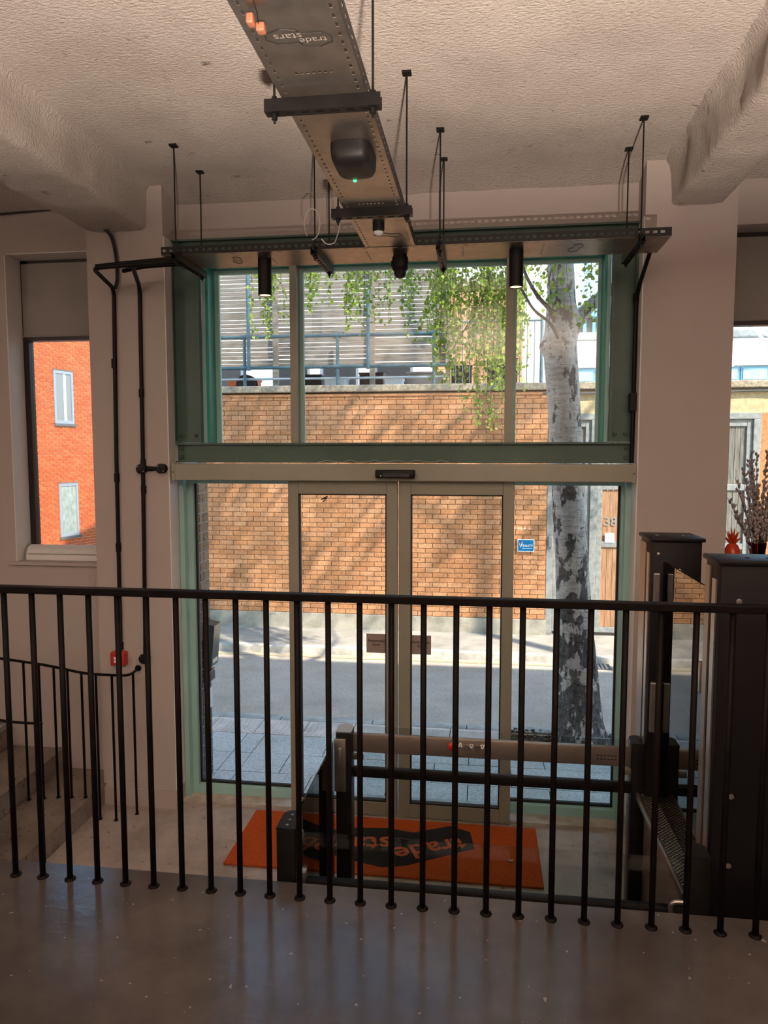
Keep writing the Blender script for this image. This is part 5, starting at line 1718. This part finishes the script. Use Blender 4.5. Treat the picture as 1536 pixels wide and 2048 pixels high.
fol, tw = MB(), MB()
single = []
def twig(x, y, z0, ln, drift, dens=26, s0=0.050, leafy=0.25):
    pts = []
    px, py = x, y
    n = 10
    ph = random.uniform(0, 6)
    for i in range(n + 1):
        t = i / n
        pts.append(Vector((x + drift[0] * t * t + 0.03 * math.sin(ph + t * 5), y + drift[1] * t * t + 0.03 * math.cos(ph + t * 4), z0 - ln * t)))
    tw.tube(pts, [0.0032 - 0.002 * i / n for i in range(n + 1)], 5)
    m_ = int(ln * dens)
    for i in range(m_):
        t = leafy + (1 - leafy) * (i + random.random()) / m_
        t = min(t, 0.999)
        j = int(t * n)
        p = pts[j].lerp(pts[j + 1], t * n - j)
        p += Vector((random.gauss(0, 0.022), random.gauss(0, 0.022), random.gauss(0, 0.012)))
        s = s0 * random.uniform(0.6, 1.15)
        if len(single) < 260 and 0.0 < p.x < 0.55 and p.z < 3.5 and random.random() < 0.3:
            single.append((p, leaf_dir(), random.uniform(0, 6.28), s / 0.052))
        else:
            add_leaf(fol, p, leaf_dir(), random.uniform(0, 6.28), s)
G = random.gauss
U_ = random.uniform
# hanging twigs: left tuft, middle tufts, the big curtain left of the right mullion, and round the trunk
for i in range(13):
    twig(-2.36 + G(0, 0.08), 7.9 + G(0, 0.1), 4.3, 1.15 + U_(-0.35, 0.35), (G(0, .05), 0), 30, 0.050, 0.45)
for i in range(14):
    twig(-1.82 + G(0, 0.09), 7.9 + G(0, 0.15), 4.4, 1.05 + U_(-0.3, 0.25), (G(0, .08), 0), 28, 0.050, 0.45)
for i in range(26):
    twig(-1.30 + G(0, 0.2), 7.9 + G(0, 0.2), 4.4, 1.10 + U_(-0.3, 0.45), (G(0, .08), 0), 28, 0.050, 0.4)
for i in range(30):
    twig(-0.50 + G(0, 0.20), 7.8 + G(0, 0.25), 4.5, U_(0.9, 1.75), (G(-0.05, .12), 0), 26, 0.052, 0.35)
for i in range(80):
    x = U_(-0.42, 0.42)
    twig(x, 7.75 + G(0, 0.25), 4.5, U_(1.3, 2.25) + 0.45 * math.exp(-((x + 0.12) / 0.16) ** 2) * U_(0.4, 1.2), (G(-0.03, .10), 0), 26, 0.050, 0.33)
for i in range(10):
    twig(U_(0.35, 0.62), 7.2 + G(0, 0.25), 4.2, U_(0.9, 1.5), (G(0, .08), 0), 22, 0.052, 0.4)
for i in range(9):
    twig(U_(0.52, 0.86), 6.22 + G(0, 0.05), 3.75, U_(0.8, 1.25), (G(0, .06), 0), 20, 0.050, 0.3)
for i in range(7):
    twig(U_(0.92, 1.30), 6.6 + G(0, 0.2), 3.9, U_(0.65, 1.0), (G(0, .08), 0), 16, 0.048, 0.4)
for i in range(8):
    twig(0.10 + G(0, 0.12), 8.2, 2.5, U_(0.4, 0.75), (G(0, .06), 0), 26, 0.046, 0.1)
for i in range(12):
    twig(U_(3.2, 4.2), 9.0 + G(0, 0.3), 4.6, U_(0.9, 1.5), (G(0, .1), 0), 14, 0.055, 0.4)
# crowns overhead: leafy sprays on arching twigs
def crown(mbL, mbT, n, cx, cy, cz, rx, ry, rz, base):
    for k in range(n):
        while True:
            a = Vector((U_(-1, 1), U_(-1, 1), U_(-1, 1)))
            if a.length < 1:
                break
        e = Vector((cx + a.x * rx, cy + a.y * ry, cz + a.z * rz))
        s_ = Vector((base[0] + (e.x - base[0]) * 0.25, base[1] + (e.y - base[1]) * 0.25, min(e.z + 0.3, base[2] + (e.z - base[2]) * 0.6 + 0.6)))
        m_ = s_.lerp(e, 0.55) + Vector((0, 0, 0.35))
        end = e + Vector((0, 0, -U_(0.4, 1.0)))
        pts = bend([s_, m_, e, end], 0.4, 3)
        mbT.tube(pts, [0.012 - 0.010 * i / (len(pts) - 1) for i in range(len(pts))], 4, False)
        for q in range(26):
            i = random.randint(len(pts) // 2, len(pts) - 2)
            p = pts[i].lerp(pts[i + 1], random.random()) + Vector((G(0, .07), G(0, .07), G(0, .07)))
            add_leaf(mbL, p, leaf_dir(), U_(0, 6.28), 0.06 * U_(0.7, 1.2))
crown(fol, tw, 190, 0.4, 7.2, 7.6, 2.6, 2.2, 2.4, (0.6, 6.55, 6.0))
tag(fol.build('foliage', 'birch_leaf', bt), kind='stuff')
tag(tw.build('twigs', 'branch_bark', bt), kind='stuff')
for p, d_, rl_, s in single:
    o = inst('leaf', lme, bt, p, (d_.to_track_quat('Y', 'Z').to_matrix() @ Matrix.Rotation(rl_, 3, 'Y')).to_euler())
    o.scale = (s, s, s)
# second birch added out of view to shade the brick wall
nb = thing('birch_tree', (5.6, 6.6, SZ), 'second birch added out of view to cast branch shadows on the brick wall', 'tree')
MB().tube([(5.6, 6.6, -1.1), (5.55, 6.6, 1), (5.5, 6.6, 4), (5.6, 6.7, 8), (5.5, 6.7, 12)], [0.2, 0.15, 0.12, 0.08, 0.01], 16).build('trunk', 'birch_bark', nb, True)
for a in range(12):
    e = Vector((3.0 + 2.6 * random.random(), 6.2 + 2.4 * random.random(), 6.0 + 0.45 * a))
    limb([(5.55, 6.65, e.z + 0.4), (e.x + 1.2, 6.65 + (e.y - 6.65) * 0.5, e.z + 1.0), tuple(e), (e.x - 1.5, e.y, e.z - 1.6)], 0.05, 0.008, 'branch_bark', 'branch', nb)
# its sprays trail left, set along the sun line to streak the wall
fol, tw = MB(), MB()
for k in range(520):
    y = U_(5.9, 8.6)
    t = WY - y
    hx, hz = U_(-4.6, 1.6), U_(-0.6, 4.6)
    L_ = U_(0.7, 1.7)
    p0 = Vector((hx + 1.3 * t, y, hz + 1.6 * t))
    sl = U_(0.9, 1.7)
    if p0.z - L_ * 0.6 * sl < 4.5:
        continue
    pts = [p0 + Vector((-L_ * 0.6 * q / 7, 0.1 * math.sin(q), -L_ * 0.6 * sl * q / 7 + 0.05 * math.sin(q * 1.3 + k))) for q in range(8)]
    tw.tube(pts, [0.016 - 0.0016 * q for q in range(8)], 4, False)
    for q in range(int(9 * L_)):
        i = random.randint(0, 6)
        p = pts[i].lerp(pts[i + 1], random.random()) + Vector((G(0, .05), G(0, .05), G(0, .05)))
        add_leaf(fol, p, leaf_dir(), U_(0, 6.28), 0.06 * U_(0.7, 1.2))
tag(fol.build('foliage', 'birch_leaf', nb), kind='stuff')
tag(tw.build('twigs', 'branch_bark', nb), kind='stuff')
